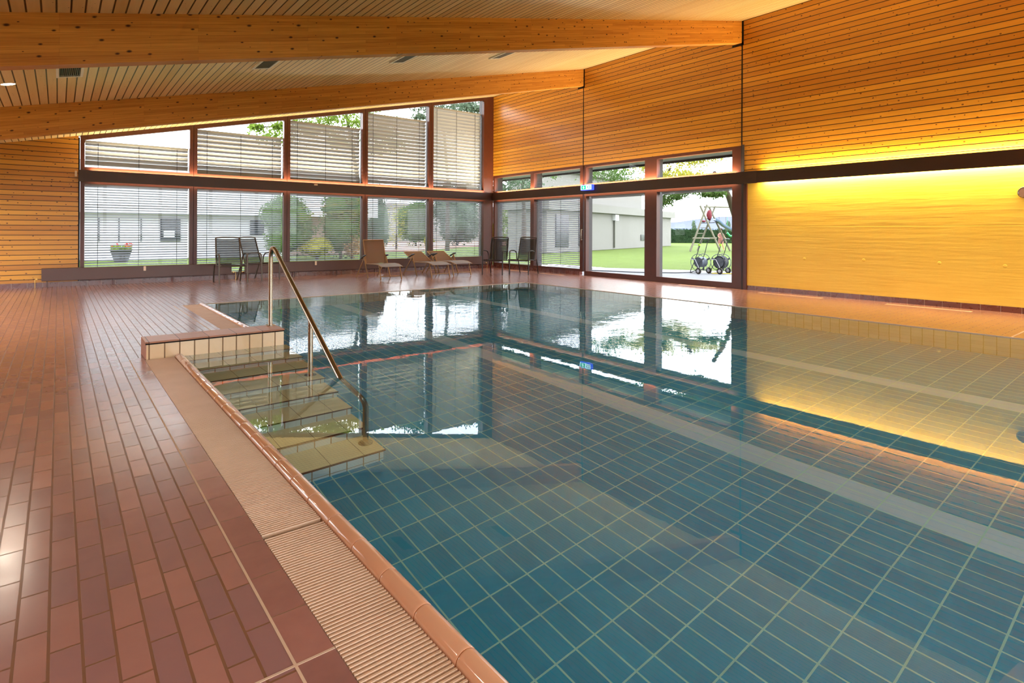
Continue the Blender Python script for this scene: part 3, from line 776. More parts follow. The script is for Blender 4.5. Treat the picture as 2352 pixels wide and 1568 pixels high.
# ------------------------------------------------------------------ handrail
o = empty('handrail', (1.82, 6.54, .163)); tag(o, 'polished steel handrail sloping from the low wall into the water', 'handrail')
xr = 1.82; pts = [(xr, 6.54, .163), (xr, 6.54, .60), (xr, 6.54, .88)]
sl = .5525; y_top, z_top = 6.30, (6.30-4.60)*sl
# bend between the upright and the slope
p0 = Vector((xr, 6.54, .88)); p1 = Vector((xr, 6.54, 1.10)); p2 = Vector((xr, 6.28, (6.28-4.62)*sl+.02))
for i in range(1, 13):
    t_ = i/12; pts.append(p0*(1-t_)**2 + p1*2*t_*(1-t_) + p2*t_*t_)
e0 = Vector((xr, 4.17, (4.17-4.62)*sl+.02)); pts.append(e0.lerp(p2, .5)); pts.append(e0)
q1 = Vector((xr, 4.06, (4.06-4.62)*sl+.02)); q2 = Vector((xr, 4.06, -.44))
for i in range(1, 9):
    t_ = i/8; pts.append(e0*(1-t_)**2 + q1*2*t_*(1-t_) + q2*t_*t_)
pts.append((xr, 4.06, -1.098))
b = MB(); b.tube(pts, .0225, 20); b.build('rail', 'steel', o)
zt = (5.27-4.62)*sl+.02; z4 = -1.10+RS*4
b = MB(); b.tube([(xr, 5.27, z4), (xr, 5.27, zt-.005)], .0225, 20); b.build('post', 'steel', o)
for (y, z) in ((6.54, .163), (5.27, z4), (4.06, -1.10)):
    b = MB(); b.cyl((xr, y, z), .055, .007, 24); b.tube([(xr, y, z+.007), (xr, y, z+.014)], .03, 20)
    for a in (45, 135, 225, 315): b.cyl((xr+.042*math.cos(R(a)), y+.042*math.sin(R(a)), z+.006), .006, .008, 8)
    b.build('flange', 'steel', o)

# ------------------------------------------------------------------ chairs (facing local -y)
def chair(name, fm, sm, label, loc, rz, group):
    o = empty(name, loc, rz); tag(o, label, 'chair', group)
    w = .285
    for s in (-1, 1):
        b = MB(); b.tube([(s*w, -.36, .012), (s*w, -.345, .35), (s*w, -.33, .60), (s*w, -.325, .64)], .017, 8); b.build('leg', fm, o, True)
        b = MB(); b.tube([(s*w*.98, .40, .012), (s*w, .33, .22), (s*w, .26, .42)], .016, 8); b.build('leg', fm, o, True)
        b = MB(); b.tube([(s*w, -.335, .62), (s*w, -.31, .655), (s*w, -.22, .672), (s*w, -.05, .668), (s*w*.99, .08, .64), (s*w*.95, .125, .57), (s*w*.93, .13, .45), (s*w*.92, .12, .41)], .0145, 8); b.build('armrest', fm, o, True)
        b = MB(); b.tube([(s*.255, -.33, .425), (s*.255, .0, .405), (s*.255, .13, .40), (s*.255, .19, .43), (s*.25, .30, .80), (s*.245, .365, 1.02)], .0145, 8); b.build('side_frame', fm, o, True)
    b = MB(); b.tube([(-w, -.34, .40), (w, -.34, .40)], .014, 8); b.build('cross_bar', fm, o, True)
    b = MB(); b.tube([(-.255, .27, .39), (.255, .27, .39)], .012, 8); b.build('cross_bar', fm, o, True)
    b = MB(); b.tube([(-.245, .365, 1.02), (-.12, .372, 1.035), (.12, .372, 1.035), (.245, .365, 1.02)], .0145, 8); b.build('top_rail', fm, o, True)
    st = [(-.33, .432), (-.15, .408), (.05, .395), (.13, .402)]; bk = [(.155, .42), (.19, .46), (.25, .64), (.30, .82), (.345, .965), (.36, 1.0)]
    def sheet(prof, nm):
        b = MB(); m = len(prof); vs = []
        for (y, z) in prof: vs += [(-.25, y, z), (-.08, y+.006, z-.008), (.08, y+.006, z-.008), (.25, y, z)]
        vs += [(x, y+.003, z-.003) for (x, y, z) in vs]; n = len(vs)//2; fs = []
        for i in range(m-1):
            for k in range(3):
                a = i*4+k; fs.append((a, a+1, a+5, a+4)); fs.append((n+a, n+a+4, n+a+5, n+a+1))
        for i in range(m-1):
            fs.append((i*4, (i+1)*4, n+(i+1)*4, n+i*4)); fs.append((i*4+3, n+i*4+3, n+(i+1)*4+3, (i+1)*4+3))
        for k in range(3): fs.append((k, n+k, n+k+1, k+1)); q = (m-1)*4+k; fs.append((q, q+1, n+q+1, n+q))
        b.add(vs, fs, True); b.build(nm, sm, o, True)
    sheet(st, 'seat'); sheet(bk, 'backrest')
    return o
g1 = 'high-backed sling armchairs by the windows'
c1 = chair('armchair', 'chair_frame', 'sling_dark', 'high-backed sling armchair nearest the left, squarely facing the pool', (3.05, 14.08, 0), R(-2), g1)
chair('armchair', 'chair_frame', 'sling_dark', 'sling armchair turned to the right, partly behind the handrail top', (3.77, 14.50, 0), R(32), g1)
chair('armchair', 'chair_frame_dark', 'sling_black', 'dark sling armchair beside the corner post, left of its pair', (9.53, 12.72, 0), R(-54), g1)
chair('armchair', 'chair_frame_dark', 'sling_black', 'dark sling armchair in front of the window mullion, right of its pair', (10.24, 12.38, 0), R(-62), g1)

# ------------------------------------------------------------------ loungers (head at local +y)
def lounger(label, loc, rz, back):
    o = empty('sun_lounger', loc, rz); tag(o, label, 'sun lounger', 'bronze folding sun loungers by the windows')
    w = .27; fm = 'lounger_frame'; hip = (.30, .375); L = .64
    top = (hip[0]+L*math.cos(back), hip[1]-.02+L*math.sin(back))
    for s in (-1, 1):
        b = MB(); b.tube([(s*w, top[0], top[1]), (s*w, hip[0], hip[1]-.01)], .013, 8); b.build('side_frame', fm, o, True)
        b = MB(); b.tube([(s*w, hip[0], .365), (s*w, -.25, .385), (s*w, -.45, .38), (s*w, -.68, .33)], .013, 8); b.build('side_frame', fm, o, True)
        b = MB(); b.bar((s*(w+.025), .88, .012), (s*(w+.025), .34, .53), .018, .032); b.build('leg', fm, o, True)
        b = MB(); b.bar((s*(w+.028), .10, .012), (s*(w+.028), .36, .53), .018, .032); b.build('leg', fm, o, True)
        b = MB(); b.bar((s*w, -.50, .37), (s*w, -.62, .012), .018, .03); b.build('leg', fm, o, True)
        b = MB(); b.tube([(s*(w+.03), .62, .47), (s*(w+.03), .50, .515), (s*(w+.03), .36, .565), (s*(w+.03), .24, .585)], .02, 8, rs=[.012, .022, .024, .014]); b.build('armrest', 'arm_black', o, True)
    for (cy_, cz_) in ((.80, .09), (-.585, .10), (hip[0], .36)):
        b = MB(); b.tube([(-w, cy_, cz_), (w, cy_, cz_)], .011, 8); b.build('cross_bar', fm, o, True)
    b = MB(); b.tube([(-w, top[0], top[1]), (w, top[0], top[1])], .013, 8); b.build('top_rail', fm, o, True)
    def pan(prof, nm, mt):
        b = MB(); vs = []
        for (y, z) in prof: vs += [(-w, y, z), (w, y, z)]
        m = len(prof); vs += [(x, y, z-.005) for x, y, z in vs]; n = 2*m; fs = []
        for i in range(m-1): a = 2*i; fs += [(a, a+1, a+3, a+2), (n+a, n+a+2, n+a+3, n+a+1), (a, a+2, n+a+2, n+a), (a+1, n+a+1, n+a+3, a+3)]
        fs += [(0, n, n+1, 1), (2*m-2, 2*m-1, n+2*m-1, n+2*m-2)]
        b.add(vs, fs, False); b.build(nm, mt, o, True)
    pan([(hip[0]+.02, hip[1]+.005), (top[0]*.5+hip[0]*.5, (top[1]+hip[1])/2-.012), (top[0], top[1]+.004)], 'backrest', 'sling_bronze')
    pan([(hip[0]-.02, .372), (.0, .375), (-.25, .394), (-.45, .389), (-.68, .34)], 'seat', 'sling_seat')
lounger('sun lounger with upright back, leftmost of the three', (6.36, 13.32, 0), R(-2), R(72))
lounger('reclined sun lounger in the middle of the three', (7.76, 13.36, 0), R(0), R(24))
lounger('reclined sun lounger nearest the room corner', (8.54, 13.50, 0), R(-2), R(24))

# ------------------------------------------------------------------ outdoors
b = MB(); b.add([(-200,15.9,-.02),(400,15.9,-.02),(400,400,-.02),(-200,400,-.02)], [(0,1,2,3)]); b.add([(14.6,-150,-.02),(400,-150,-.02),(400,15.9,-.02),(14.6,15.9,-.02)], [(0,1,2,3)])
b.add([(-200,-150,-.02),(XL-.3,-150,-.02),(XL-.3,15.9,-.02),(-200,15.9,-.02)], [(0,1,2,3)]); b.add([(XL-.3,-150,-.02),(14.6,-150,-.02),(14.6,YF-.3,-.02),(XL-.3,YF-.3,-.02)], [(0,1,2,3)])
tag(b.build('lawn', 'grass', world=True), 'mown green lawn stretching away outside the windows', 'lawn', kind='stuff')
b = MB(); b.box(XW+.2, 12.9, YF-.2, 15.9, -.12, -.03); b.prism([(12.9,YF),(18.5,YF),(18.2,5.0),(16.22,10.19),(15.4,11.75),(14.3,13.6),(12.9,15.9)], 'z', -.12, -.012)
b.box(-6, 12.9, YW+.22, 15.95, -.12, -.03)
tag(b.build('garden_path', 'path_grey', world=True), 'grey paved path just outside the glass doors', 'path')
# planting bed
b = MB(); b.prism([(13.0, 31.5), (17.0, 30.8), (26, 37.5), (34, 37.5), (50, 60), (20, 60), (13, 40)], 'z', -.1, .02)
tag(b.build('planting_bed', 'soil', world=True), 'bare brown planting bed behind the lawn', 'flower bed')

def leaves(b, n, fn, size, rnd):
    n = int(n*1.8); size *= .7
    for _ in range(n):
        p = fn(); s = size*rnd.uniform(.6, 1.4)
        d = Vector((rnd.gauss(0,1), rnd.gauss(0,1), rnd.gauss(0,1))).normalized(); e = d.orthogonal().normalized()
        e = (Matrix.Rotation(rnd.uniform(0, 6.28), 3, d) @ e); f = d.cross(e)
        b.add([p-e*s*.5, p+f*s*.28, p+e*s*.5, p-f*s*.28], [(0,1,2,3)])
def shrub(name, label, cat, x, y, rx, h, mat, n=2200, size=.12, seed=1, core=True, shape='round', group=None, ry=None, trunk=None):
    rnd = random.Random(seed); ry = ry or rx
    o = empty(name, (x, y, 0)); tag(o, label, cat, group)
    lobes = []
    for i in range(9):
        a = rnd.uniform(0, 6.28); q = rnd.uniform(.2, .6); zz = rnd.uniform(.25, .85)
        k = (1-zz*.55) if shape == 'cone' else (1-.35*abs(zz-.5))
        lobes.append((x+rx*q*math.cos(a)*k, y+ry*q*math.sin(a)*k, h*zz, rx*.62*k, ry*.62*k, h*(.22 if shape != 'cone' else .25)))
    lobes.append((x, y, h*.45, rx*.85, ry*.85, h*.45))
    if shape == 'cone': lobes.append((x, y, h*.72, rx*.42, ry*.42, h*.28))
    def fn():
        l = rnd.choice(lobes); d = Vector((rnd.gauss(0,1), rnd.gauss(0,1), rnd.gauss(0,1))).normalized(); q = rnd.uniform(.78, 1.08)
        return Vector((l[0]+d.x*l[3]*q, l[1]+d.y*l[4]*q, max(.03, l[2]+d.z*l[5]*q)))
    b = MB(); leaves(b, n, fn, size, rnd)
    if core:
        for l in lobes: b.blob((l[0], l[1], l[2]), l[3]*.8, l[4]*.8, l[5]*.8, 8, 6, .15, rnd)
    b.build('foliage', mat, o)
    s = MB(); s.tube([(x, y, -.02), (x+.02, y, h*.3), (x, y, h*.6)], .05, 6, rs=[.07, .05, .02]); s.build('stem', 'bark', o)
    return o
gg = 'garden shrubs beyond the back windows'
def px(u, vb, vt, wpx):       # place by measured bearing, distance from where its foot meets the lawn
    t_ = H/((vb-CY)/F_); p = at(u, vb, t_); return p.x, p.y, wpx*t_/F_/2, (H+(CY-vt)/F_*t_)
X, Y, r_, h_ = px(660, 598, 445, 118); shrub('leafy_shrub', 'large leafy green shrub beyond the second lower blind', 'shrub', X, Y, r_, h_, 'leaf_green', 4200, .13, 3, group=gg)
X, Y, r_, h_ = px(782, 595, 440, 112); shrub('leafy_shrub', 'large shrub with yellowish leaves beyond the third lower blind', 'shrub', X, Y, r_, h_, 'leaf_green', 4200, .15, 4, group=gg)
X, Y, r_, h_ = px(775, 594, 476, 70); shrub('copper_shrub', 'copper leaved shrub showing inside the large yellowish one', 'shrub', X+.35, Y-.75, r_*.8, h_*.85, 'leaf_orange', 900, .15, 5, core=False, group=gg)
X, Y, r_, h_ = px(728, 597, 545, 80); shrub('low_shrub', 'low yellow-green spreading shrub in front of the brown wall', 'shrub', X, Y, r_, h_, 'leaf_yellow', 1500, .11, 6, group=gg)
X, Y, r_, h_ = px(870, 578, 432, 62); shrub('conifer', 'slim green conifer just right of the third mullion', 'conifer', X, Y, r_, h_, 'leaf_pine', 2600, .16, 7, shape='cone', group=gg)
X, Y, r_, h_ = px(910, 574, 442, 60); shrub('sparse_tree', 'sparse thin tree with bare twigs beyond the fourth lower blind', 'tree', X, Y, r_, h_, 'leaf_yellow', 420, .14, 8, core=False, group=gg)
X, Y, r_, h_ = px(955, 566, 455, 92); shrub('leafy_shrub', 'green shrub beyond the right half of the fourth lower blind', 'shrub', X, Y, r_, h_, 'leaf_green', 4200, .24, 9, group=gg)
X, Y, r_, h_ = px(962, 566, 545, 26); shrub('low_shrub', 'small yellowish shrub on the bare bed beyond the fourth lower blind', 'shrub', X, Y-1.5, r_, h_, 'leaf_yellow', 500, .14, 10, group=gg)
X, Y, r_, h_ = px(1050, 565, 425, 124); shrub('leafy_shrub', 'broad grey-green shrub beyond the rightmost lower blind', 'shrub', X, Y, r_, h_, 'leaf_pine', 6500, .26, 11, group=gg)
X, Y, r_, h_ = px(1098, 562, 513, 17); shrub('columnar_shrub', 'narrow bright yellow column-shaped shrub near the room corner', 'shrub', X, Y-2, r_, h_, 'leaf_yellow', 900, .13, 12, group=gg)
X, Y, r_, h_ = px(1165, 577, 455, 78); shrub('young_tree', 'young green tree outside the right window beside the corner', 'tree', X, Y, r_, h_, 'leaf_bright', 1500, .16, 13, core=False, group=gg)

def branchy(name, label, cx_, cy_, cz_, rx, ry, rz, n, mat, size, seed, trunk, boughs, group='tall trees outside'):
    rnd = random.Random(seed); o = empty(name, (trunk[0][0], trunk[0][1], 0)); tag(o, label, 'tree', group)
    s = MB(); s.tube(trunk, .14, 8, rs=[.15-.09*i/(len(trunk)-1) for i in range(len(trunk))])
    for bg in boughs: s.tube(bg, .05, 6, rs=[.06-.045*i/(len(bg)-1) for i in range(len(bg))])
    s.build('trunk', 'bark', o)
    cl = [(Vector((cx_+rnd.uniform(-1,1)*rx, cy_+rnd.uniform(-1,1)*ry, cz_+rnd.uniform(-1,1)*rz)), rnd.uniform(.35, .8)) for _ in range(26)]
    for bg in boughs:
        for p in bg[1:]: cl.append((Vector(p), .24))
    def fn():
        c, q = rnd.choice(cl); d = Vector((rnd.gauss(0,1), rnd.gauss(0,1), rnd.gauss(0,.45)))*q*.55; return c+d
    b = MB(); leaves(b, n, fn, size, rnd); b.build('foliage', mat, o)
P1 = at(720, 285, 24)
branchy('maple_tree', 'bright green leafy tree showing above the second and third upper blinds', P1.x+.8, P1.y, P1.z+.3, 3.0, 1.6, 1.1, 6500, 'leaf_bright', .2, 21,
        [(P1.x+3, P1.y+1.5, 0), (P1.x+2.6, P1.y+1.2, 3), (P1.x+1.6, P1.y+.5, 6.5)], [[(P1.x+2, P1.y+.8, 5), tuple(at(640, 290, 24)), tuple(at(590, 292, 24))]])
P2 = at(1000, 262, 34)
branchy('pine_tree', 'grey-green pine showing above the two rightmost upper blinds', P2.x, P2.y, P2.z+.6, 3.6, 1.5, 1.6, 5200, 'leaf_pine', .26, 22,
        [(P2.x+1.5, P2.y+1, 0), (P2.x+1.4, P2.y+.8, 4), (P2.x+.6, P2.y+.3, 9.5)], [[tuple(at(1070, 222, 34)), tuple(at(1082, 250, 34)), tuple(at(1092, 275, 34))], [tuple(at(1060, 230, 34)), tuple(at(1075, 240, 34)), tuple(at(1100, 250, 34))]])
P3 = at(1605, 372, 20)
T0 = at(1700, 560, 21)
branchy('garden_tree', 'broad green tree seen through the rightmost panes, its branches hanging over the lawn', P3.x+.3, P3.y-.4, P3.z+1.15, 1.75, 1.75, .5, 6000, 'leaf_green', .15, 23,
        [(T0.x, T0.y, 0), tuple(at(1690, 500, 21)), tuple(at(1674, 452, 20.6)), tuple(at(1664, 428, 20.3)), tuple(at(1640, 395, 20))],
        [[tuple(at(1590, 415, 20)), tuple(at(1572, 440, 20)), tuple(at(1552, 452, 20)), tuple(at(1528, 462, 20)), tuple(at(1512, 470, 20))],
         [tuple(at(1664, 428, 20.3)), tuple(at(1650, 445, 20)), tuple(at(1635, 446, 20)), tuple(at(1620, 444, 20))],
         [tuple(at(1530, 420, 20)), tuple(at(1520, 440, 20)), tuple(at(1512, 455, 20))]])
P4 = at(1170, 430, 30)
branchy('birch_tree', 'pale leafy tree above the right wall transom beside the corner', P4.x, P4.y, P4.z+.3, 1.6, 1.2, .8, 2200, 'leaf_pine', .2, 24,
        [(P4.x+1.0, P4.y, 0), (P4.x+1.0, P4.y, 2.5), (P4.x+.8, P4.y, 5)], [])
P5 = at(1410, 398, 26)
branchy('leaning_pine', 'pine twigs in front of the pale building, above the transom', P5.x, P5.y, P5.z, .9, .6, .28, 900, 'leaf_green', .14, 25,
        [tuple(Vector((at(1341,531,27).x, at(1341,531,27).y, zz))) for zz in (0, 3.0, 4.6)], [[tuple(at(1290, 385, 26)), tuple(at(1270, 405, 26))]])
P6 = at(1540, 385, 34)
branchy('autumn_tree', 'yellowing tree behind the green one, above the transom', P6.x, P6.y, P6.z, 2.4, 1.5, .75, 3200, 'leaf_yellow', .2, 26,
        [(at(1494,531,38).x, at(1494,531,38).y, 0), (at(1494,531,38).x, at(1494,531,38).y, 3.4), (P6.x, P6.y, 5)], [])

# pale building beyond the back windows
o = empty('garden_building', (0, 30, 0)); tag(o, 'long white flat-roofed building across the lawn beyond the back blinds', 'building')
b = MB(); b.box(-16, 8.6, 27.9, 34, 0, 2.0); b.build('wall', 'render_grey', o)
b = MB(); b.box(8.6, 12.6, 28.5, 34, 0, 2.2); b.build('wall', 'render_brown', o, label='brown end wall')
b = MB(); b.box(-16.5, 12.9, 27.4, 34.5, 1.86, 3.9); b.build('roof_slab', 'render_white', o)
fb = MB(); fb.box(17, 46, 56, 64, 0, 4.2); fo = fb.build('far_building', 'render_side'); tag(fo, 'pale building far behind the shrubs on the bare planting bed', 'building')
def rwin(u0, u1, v0, v1, Yp, dark=True):
    d0 = at(u0, v0, 1)-Vector((0,0,H)); d1 = at(u1, v1, 1)-Vector((0,0,H)); a = d0*(Yp/d0.y); c = d1*(Yp/d1.y)
    return a.x, c.x, H+c.z, H+a.z
x0, x1, z0, z1 = rwin(368, 414, 500, 553, 27.9)
b = MB(); b.box(x0, x1, 27.84, 27.92, z0, z1); w = b.build('window', 'window_dark', o)
b = MB(); b.box(x0+.12, x1-.22, 27.82, 27.85, z0+.15, z1-.55); b.build('curtain', 'curtain', w)
x0, x1, z0, z1 = rwin(574, 606, 505, 540, 27.9); b = MB(); b.box(x0, x1, 27.84, 27.92, z0, z1); b.build('window', 'window_dark', o)
for u in (227, 273, 324):
    x0, x1, z0, z1 = rwin(u-1.2, u+1.2, 499, 554, 27.9); b = MB(); b.box(x0, x1, 27.86, 27.92, z0, z1); b.build('mullion', 'window_dark', o)
# planter
pc = Vector((1.86, 26.1, 0))
o = empty('plant_pot', pc); tag(o, 'dark grey tapered plant pot with red flowers on the lawn', 'plant pot')
b = MB(); b.tube([(pc.x, pc.y, 0), (pc.x, pc.y, .1), (pc.x, pc.y, .3), (pc.x, pc.y, .40), (pc.x, pc.y, .41), (pc.x, pc.y, .46)], .3, 20, rs=[.22, .25, .31, .34, .37, .37]); b.build('pot', 'pot_grey', o)
rnd = random.Random(5); b = MB(); leaves(b, 260, lambda: Vector((pc.x+rnd.uniform(-.32,.32), pc.y+rnd.uniform(-.3,.3), .46+rnd.uniform(0,.14))), .09, rnd); b.build('foliage', 'leaf_bright', o)
b = MB()
for _ in range(26): b.blob((pc.x+rnd.uniform(-.36,.36), pc.y+rnd.uniform(-.3,.3), .60+rnd.uniform(-.06,.1)), .028, .028, .024, 6, 4)
b.build('flowers', 'petal_red', o)

# pale building beyond the right windows
A = at(1360, 573, 37); B = at(1541, 556, 51); A.z = 0; B.z = 0
dv = (B-A).normalized(); nv = Vector((-dv.y, dv.x, 0)); 
if nv.dot(A) < 0: nv = -nv
A0 = A - dv*6
o = empty('side_building', (A0+B)/2); tag(o, 'pale flat-roofed building across the lawn beyond the glass doors', 'building')
def ob(b, s0, s1, d0, d1, z0, z1):
    q = [A0+dv*s0+nv*d0, A0+dv*s1+nv*d0, A0+dv*s1+nv*d1, A0+dv*s0+nv*d1]
    b.add([(p.x,p.y,z0) for p in q]+[(p.x,p.y,z1) for p in q], [(3,2,1,0),(4,5,6,7),(0,1,5,4),(1,2,6,5),(2,3,7,6),(3,0,4,7)])
Ln = (B-A0).length
b = MB(); ob(b, 0, Ln, 0, 2.6, 0, 2.5); b.build('wall', 'render_side', o)
b = MB(); ob(b, -.3, Ln+.3, -.3, 2.9, 2.45, 2.98); b.build('parapet', 'render_side', o)
b = MB(); ob(b, 0, Ln-5, .9, 2.6, 2.98, 5.0); b.build('upper_wall', 'render_side', o)
b = MB(); ob(b, -.4, Ln-4.6, .6, 3.0, 4.95, 5.35); b.build('roof_slab', 'render_side', o)
s_at = 6+ (at(1408, 560, 40)-A).dot(dv)
b = MB(); ob(b, s_at-.05, s_at+.05, -.12, 0, .1, 2.4); b.build('downpipe', 'vent_slat', o)
b = MB(); ob(b, s_at-.25, s_at+.35, -.25, 0, 2.0, 2.4); b.build('rain_box', 'render_white', o)
s2 = 6+(at(1472, 556, 45)-A).dot(dv); b = MB(); ob(b, s2-.5, s2+.9, -.05, 0, .55, 1.0); b.build('window', 'window_dark', o)
for sx in (1.0, 4.0): b = MB(); ob(b, sx, sx+1.6, -.05, 0, .3, 2.2); b.build('window', 'window_dark', o)

# hedge, hill
rnd = random.Random(9); h0 = at(1530, 556, 66); h1 = at(1860, 552, 66); h0.z = h1.z = 0; dh = h1-h0; nh = Vector((-dh.y, dh.x, 0)).normalized()
b = MB(); b.add([h0-nh*.6, h1-nh*.6, h1+nh*.6, h0+nh*.6]+[p+Vector((0,0,1.5)) for p in (h0-nh*.55, h1-nh*.55, h1+nh*.55, h0+nh*.55)], [(3,2,1,0),(4,5,6,7),(0,1,5,4),(1,2,6,5),(2,3,7,6),(3,0,4,7)])
leaves(b, 5200, lambda: h0+dh*rnd.random()+nh*rnd.choice([-.62,.62])*rnd.uniform(.9,1.08)+Vector((0,0,rnd.uniform(0,1.62))), .22, rnd)
tag(b.build('clipped_hedge', 'leaf_dark'), 'clipped dark green hedge at the far edge of the lawn', 'hedge')
b = MB(); vs = []; n = 60
prof = []
for i in range(n+1):
    u = 900+i*30; base = at(u, 531, 900); tt = 497 + (6*math.sin(i*.35)+3*math.sin(i*.9+1)) ; top = at(u, min(525, tt+ (max(0, 1600-u))*.09), 900)
    vs += [(base.x, base.y, -5), (top.x, top.y, top.z), (base.x*1.35, base.y*1.35, top.z*1.05), (base.x*1.4, base.y*1.4, -5)]
fs = []
for i in range(n):
    for k in range(3): fs.append((i*4+k, (i+1)*4+k, (i+1)*4+k+1, i*4+k+1))
b.add(vs, fs, True); o = b.build('distant_hill', 'hill_haze_blue', world=True); tag(o, 'haze-blue wooded hill on the horizon behind the swing', 'hill')
for (u, lab) in ((1594, 'pale distant tree left of the swing, over the hedge'), (1672, 'pale distant tree right of the swing, over the hedge')):
    q = at(u, 531, 85); shrub('distant_tree', lab, 'tree', q.x, q.y, .55, 2.9, 'leaf_pine', 500, .25, int(u), group='distant trees over the hedge')

# swing frame
o = empty('swing_set', at(1630, 531, 37)*1.0); o.location.z = 0; tag(o, 'wooden A-frame swing set with ladder and platform on the lawn', 'swing set')
T1, T2 = 36.0, 37.6
def gp(u, v, t_): return at(u, v, t_)
fr = [((1585,575,T1),(1624,470,T1)), ((1655,575,T1),(1608,472,T1)), ((1602,573,T2),(1643,473,T2)), ((1677,573,T2),(1627,472,T2))]
for a, c in fr:
    p = at(*a); p.z = 0; b = MB(); b.tube([p, at(*c)], .06, 10); b.build('leg', 'pine_pole', o)
far_end = at(1760, 478, 39.5)
b = MB(); b.tube([at(1618, 475, 36.2), at(1641, 475, 37.6), far_end], .06, 10); b.build('top_beam', 'pine_pole', o)
b = MB(); b.tube([at(1591, 547, T1), at(1646, 547, T1)], .055, 10); b.build('cross_bar', 'pine_pole', o)
for (a, c) in (((1610, 523, T1), (1622, 523, T2)), ((1601.5, 536, T1), (1616, 536, T2)), ((1591, 562, T1), (1606, 562, T2))):
    b = MB(); b.tube([at(*a), at(*c)], .025, 8); b.build('rung', 'pine_pole', o)
pa, pb = at(1611, 511, T1), at(1641, 510, T1); pc_, pd = at(1622, 510, T2), at(1650, 510, T2)
b = MB(); b.add([pa, pb, pd, pc_]+[p-Vector((0,0,.06)) for p in (pa, pb, pd, pc_)], [(0,1,2,3),(7,6,5,4),(0,4,5,1),(1,5,6,2),(2,6,7,3),(3,7,4,0)]); b.build('platform', 'metal_dark', o)
for dx in (0, 1.15):
    q = at(1652, 476, 38)+ (far_end-at(1652, 476, 38)).normalized()*dx*.5
    b = MB(); b.tube([q, q-Vector((0,0,1.75))], .015, 6); b.build('rope', 'rope', o)
for (vx, vy) in ((1735, 576), (1790, 574)):
    p = at(vx, vy, 39.3); p.z = 0; b = MB(); b.tube([p, far_end], .06, 10); b.build('leg', 'pine_pole', o)
# slide
o2 = empty('slide', at(1660, 531, 37.5)); o2.location.z = 0; tag(o2, 'pale blue plastic slide running down from the swing set platform', 'slide')
cl = [at(1641, 506, 36.9), at(1650, 510, 37), at(1660, 519, 37.1), at(1672, 526, 37.2), at(1690, 534, 37.3), at(1712, 553, 37.4), at(1730, 566, 37.4)]
sd = Vector((0, 0, 0)); sd = Vector((.6, .75, 0)).normalized()
b = MB(); vs = []
for p in cl: vs += [p-sd*.25+Vector((0,0,.14)), p-sd*.22, p+sd*.22, p+sd*.25+Vector((0,0,.14))]
vs += [v-Vector((0,0,.02)) for v in vs]; n = len(cl)*4; fs = []
for i in range(len(cl)-1):
    for k in range(3): a = i*4+k; fs += [(a, a+1, a+5, a+4), (n+a, n+a+4, n+a+5, n+a+1)]
b.add(vs, fs, True); b.build('chute', 'slide_blue', o2)
# red cloth over the platform end
b = MB(); c0 = at(1629, 494, 36.8)
b.blob((c0.x, c0.y, c0.z), .17, .16, .33, 12, 9, .12, random.Random(3)); q = at(1616, 508, 36.6); b.blob((q.x, q.y, q.z), .2, .12, .07, 10, 6, .1)
tag(b.build('red_cloth', 'cloth_red'), 'dark red cloth bunched at the top of the slide platform', 'cloth')
# green swing seat
g0 = at(1677, 542, 38.2); b = MB(); b.tube([g0+Vector((-.2,.1,.22)), g0+Vector((-.08,0,.02)), g0+Vector((.12,-.05,-.02)), g0+Vector((.3,-.1,.15))], .07, 8)
b.tube([g0+Vector((-.2,.1,.22)), g0+Vector((-.2,.1,1.35))], .012, 6); b.tube([g0+Vector((.3,-.1,.15)), g0+Vector((.3,-.1,1.33))], .012, 6)
tag(b.build('child_swing', 'green_plastic'), 'green plastic child swing hanging at the right of the wooden frame', 'swing')

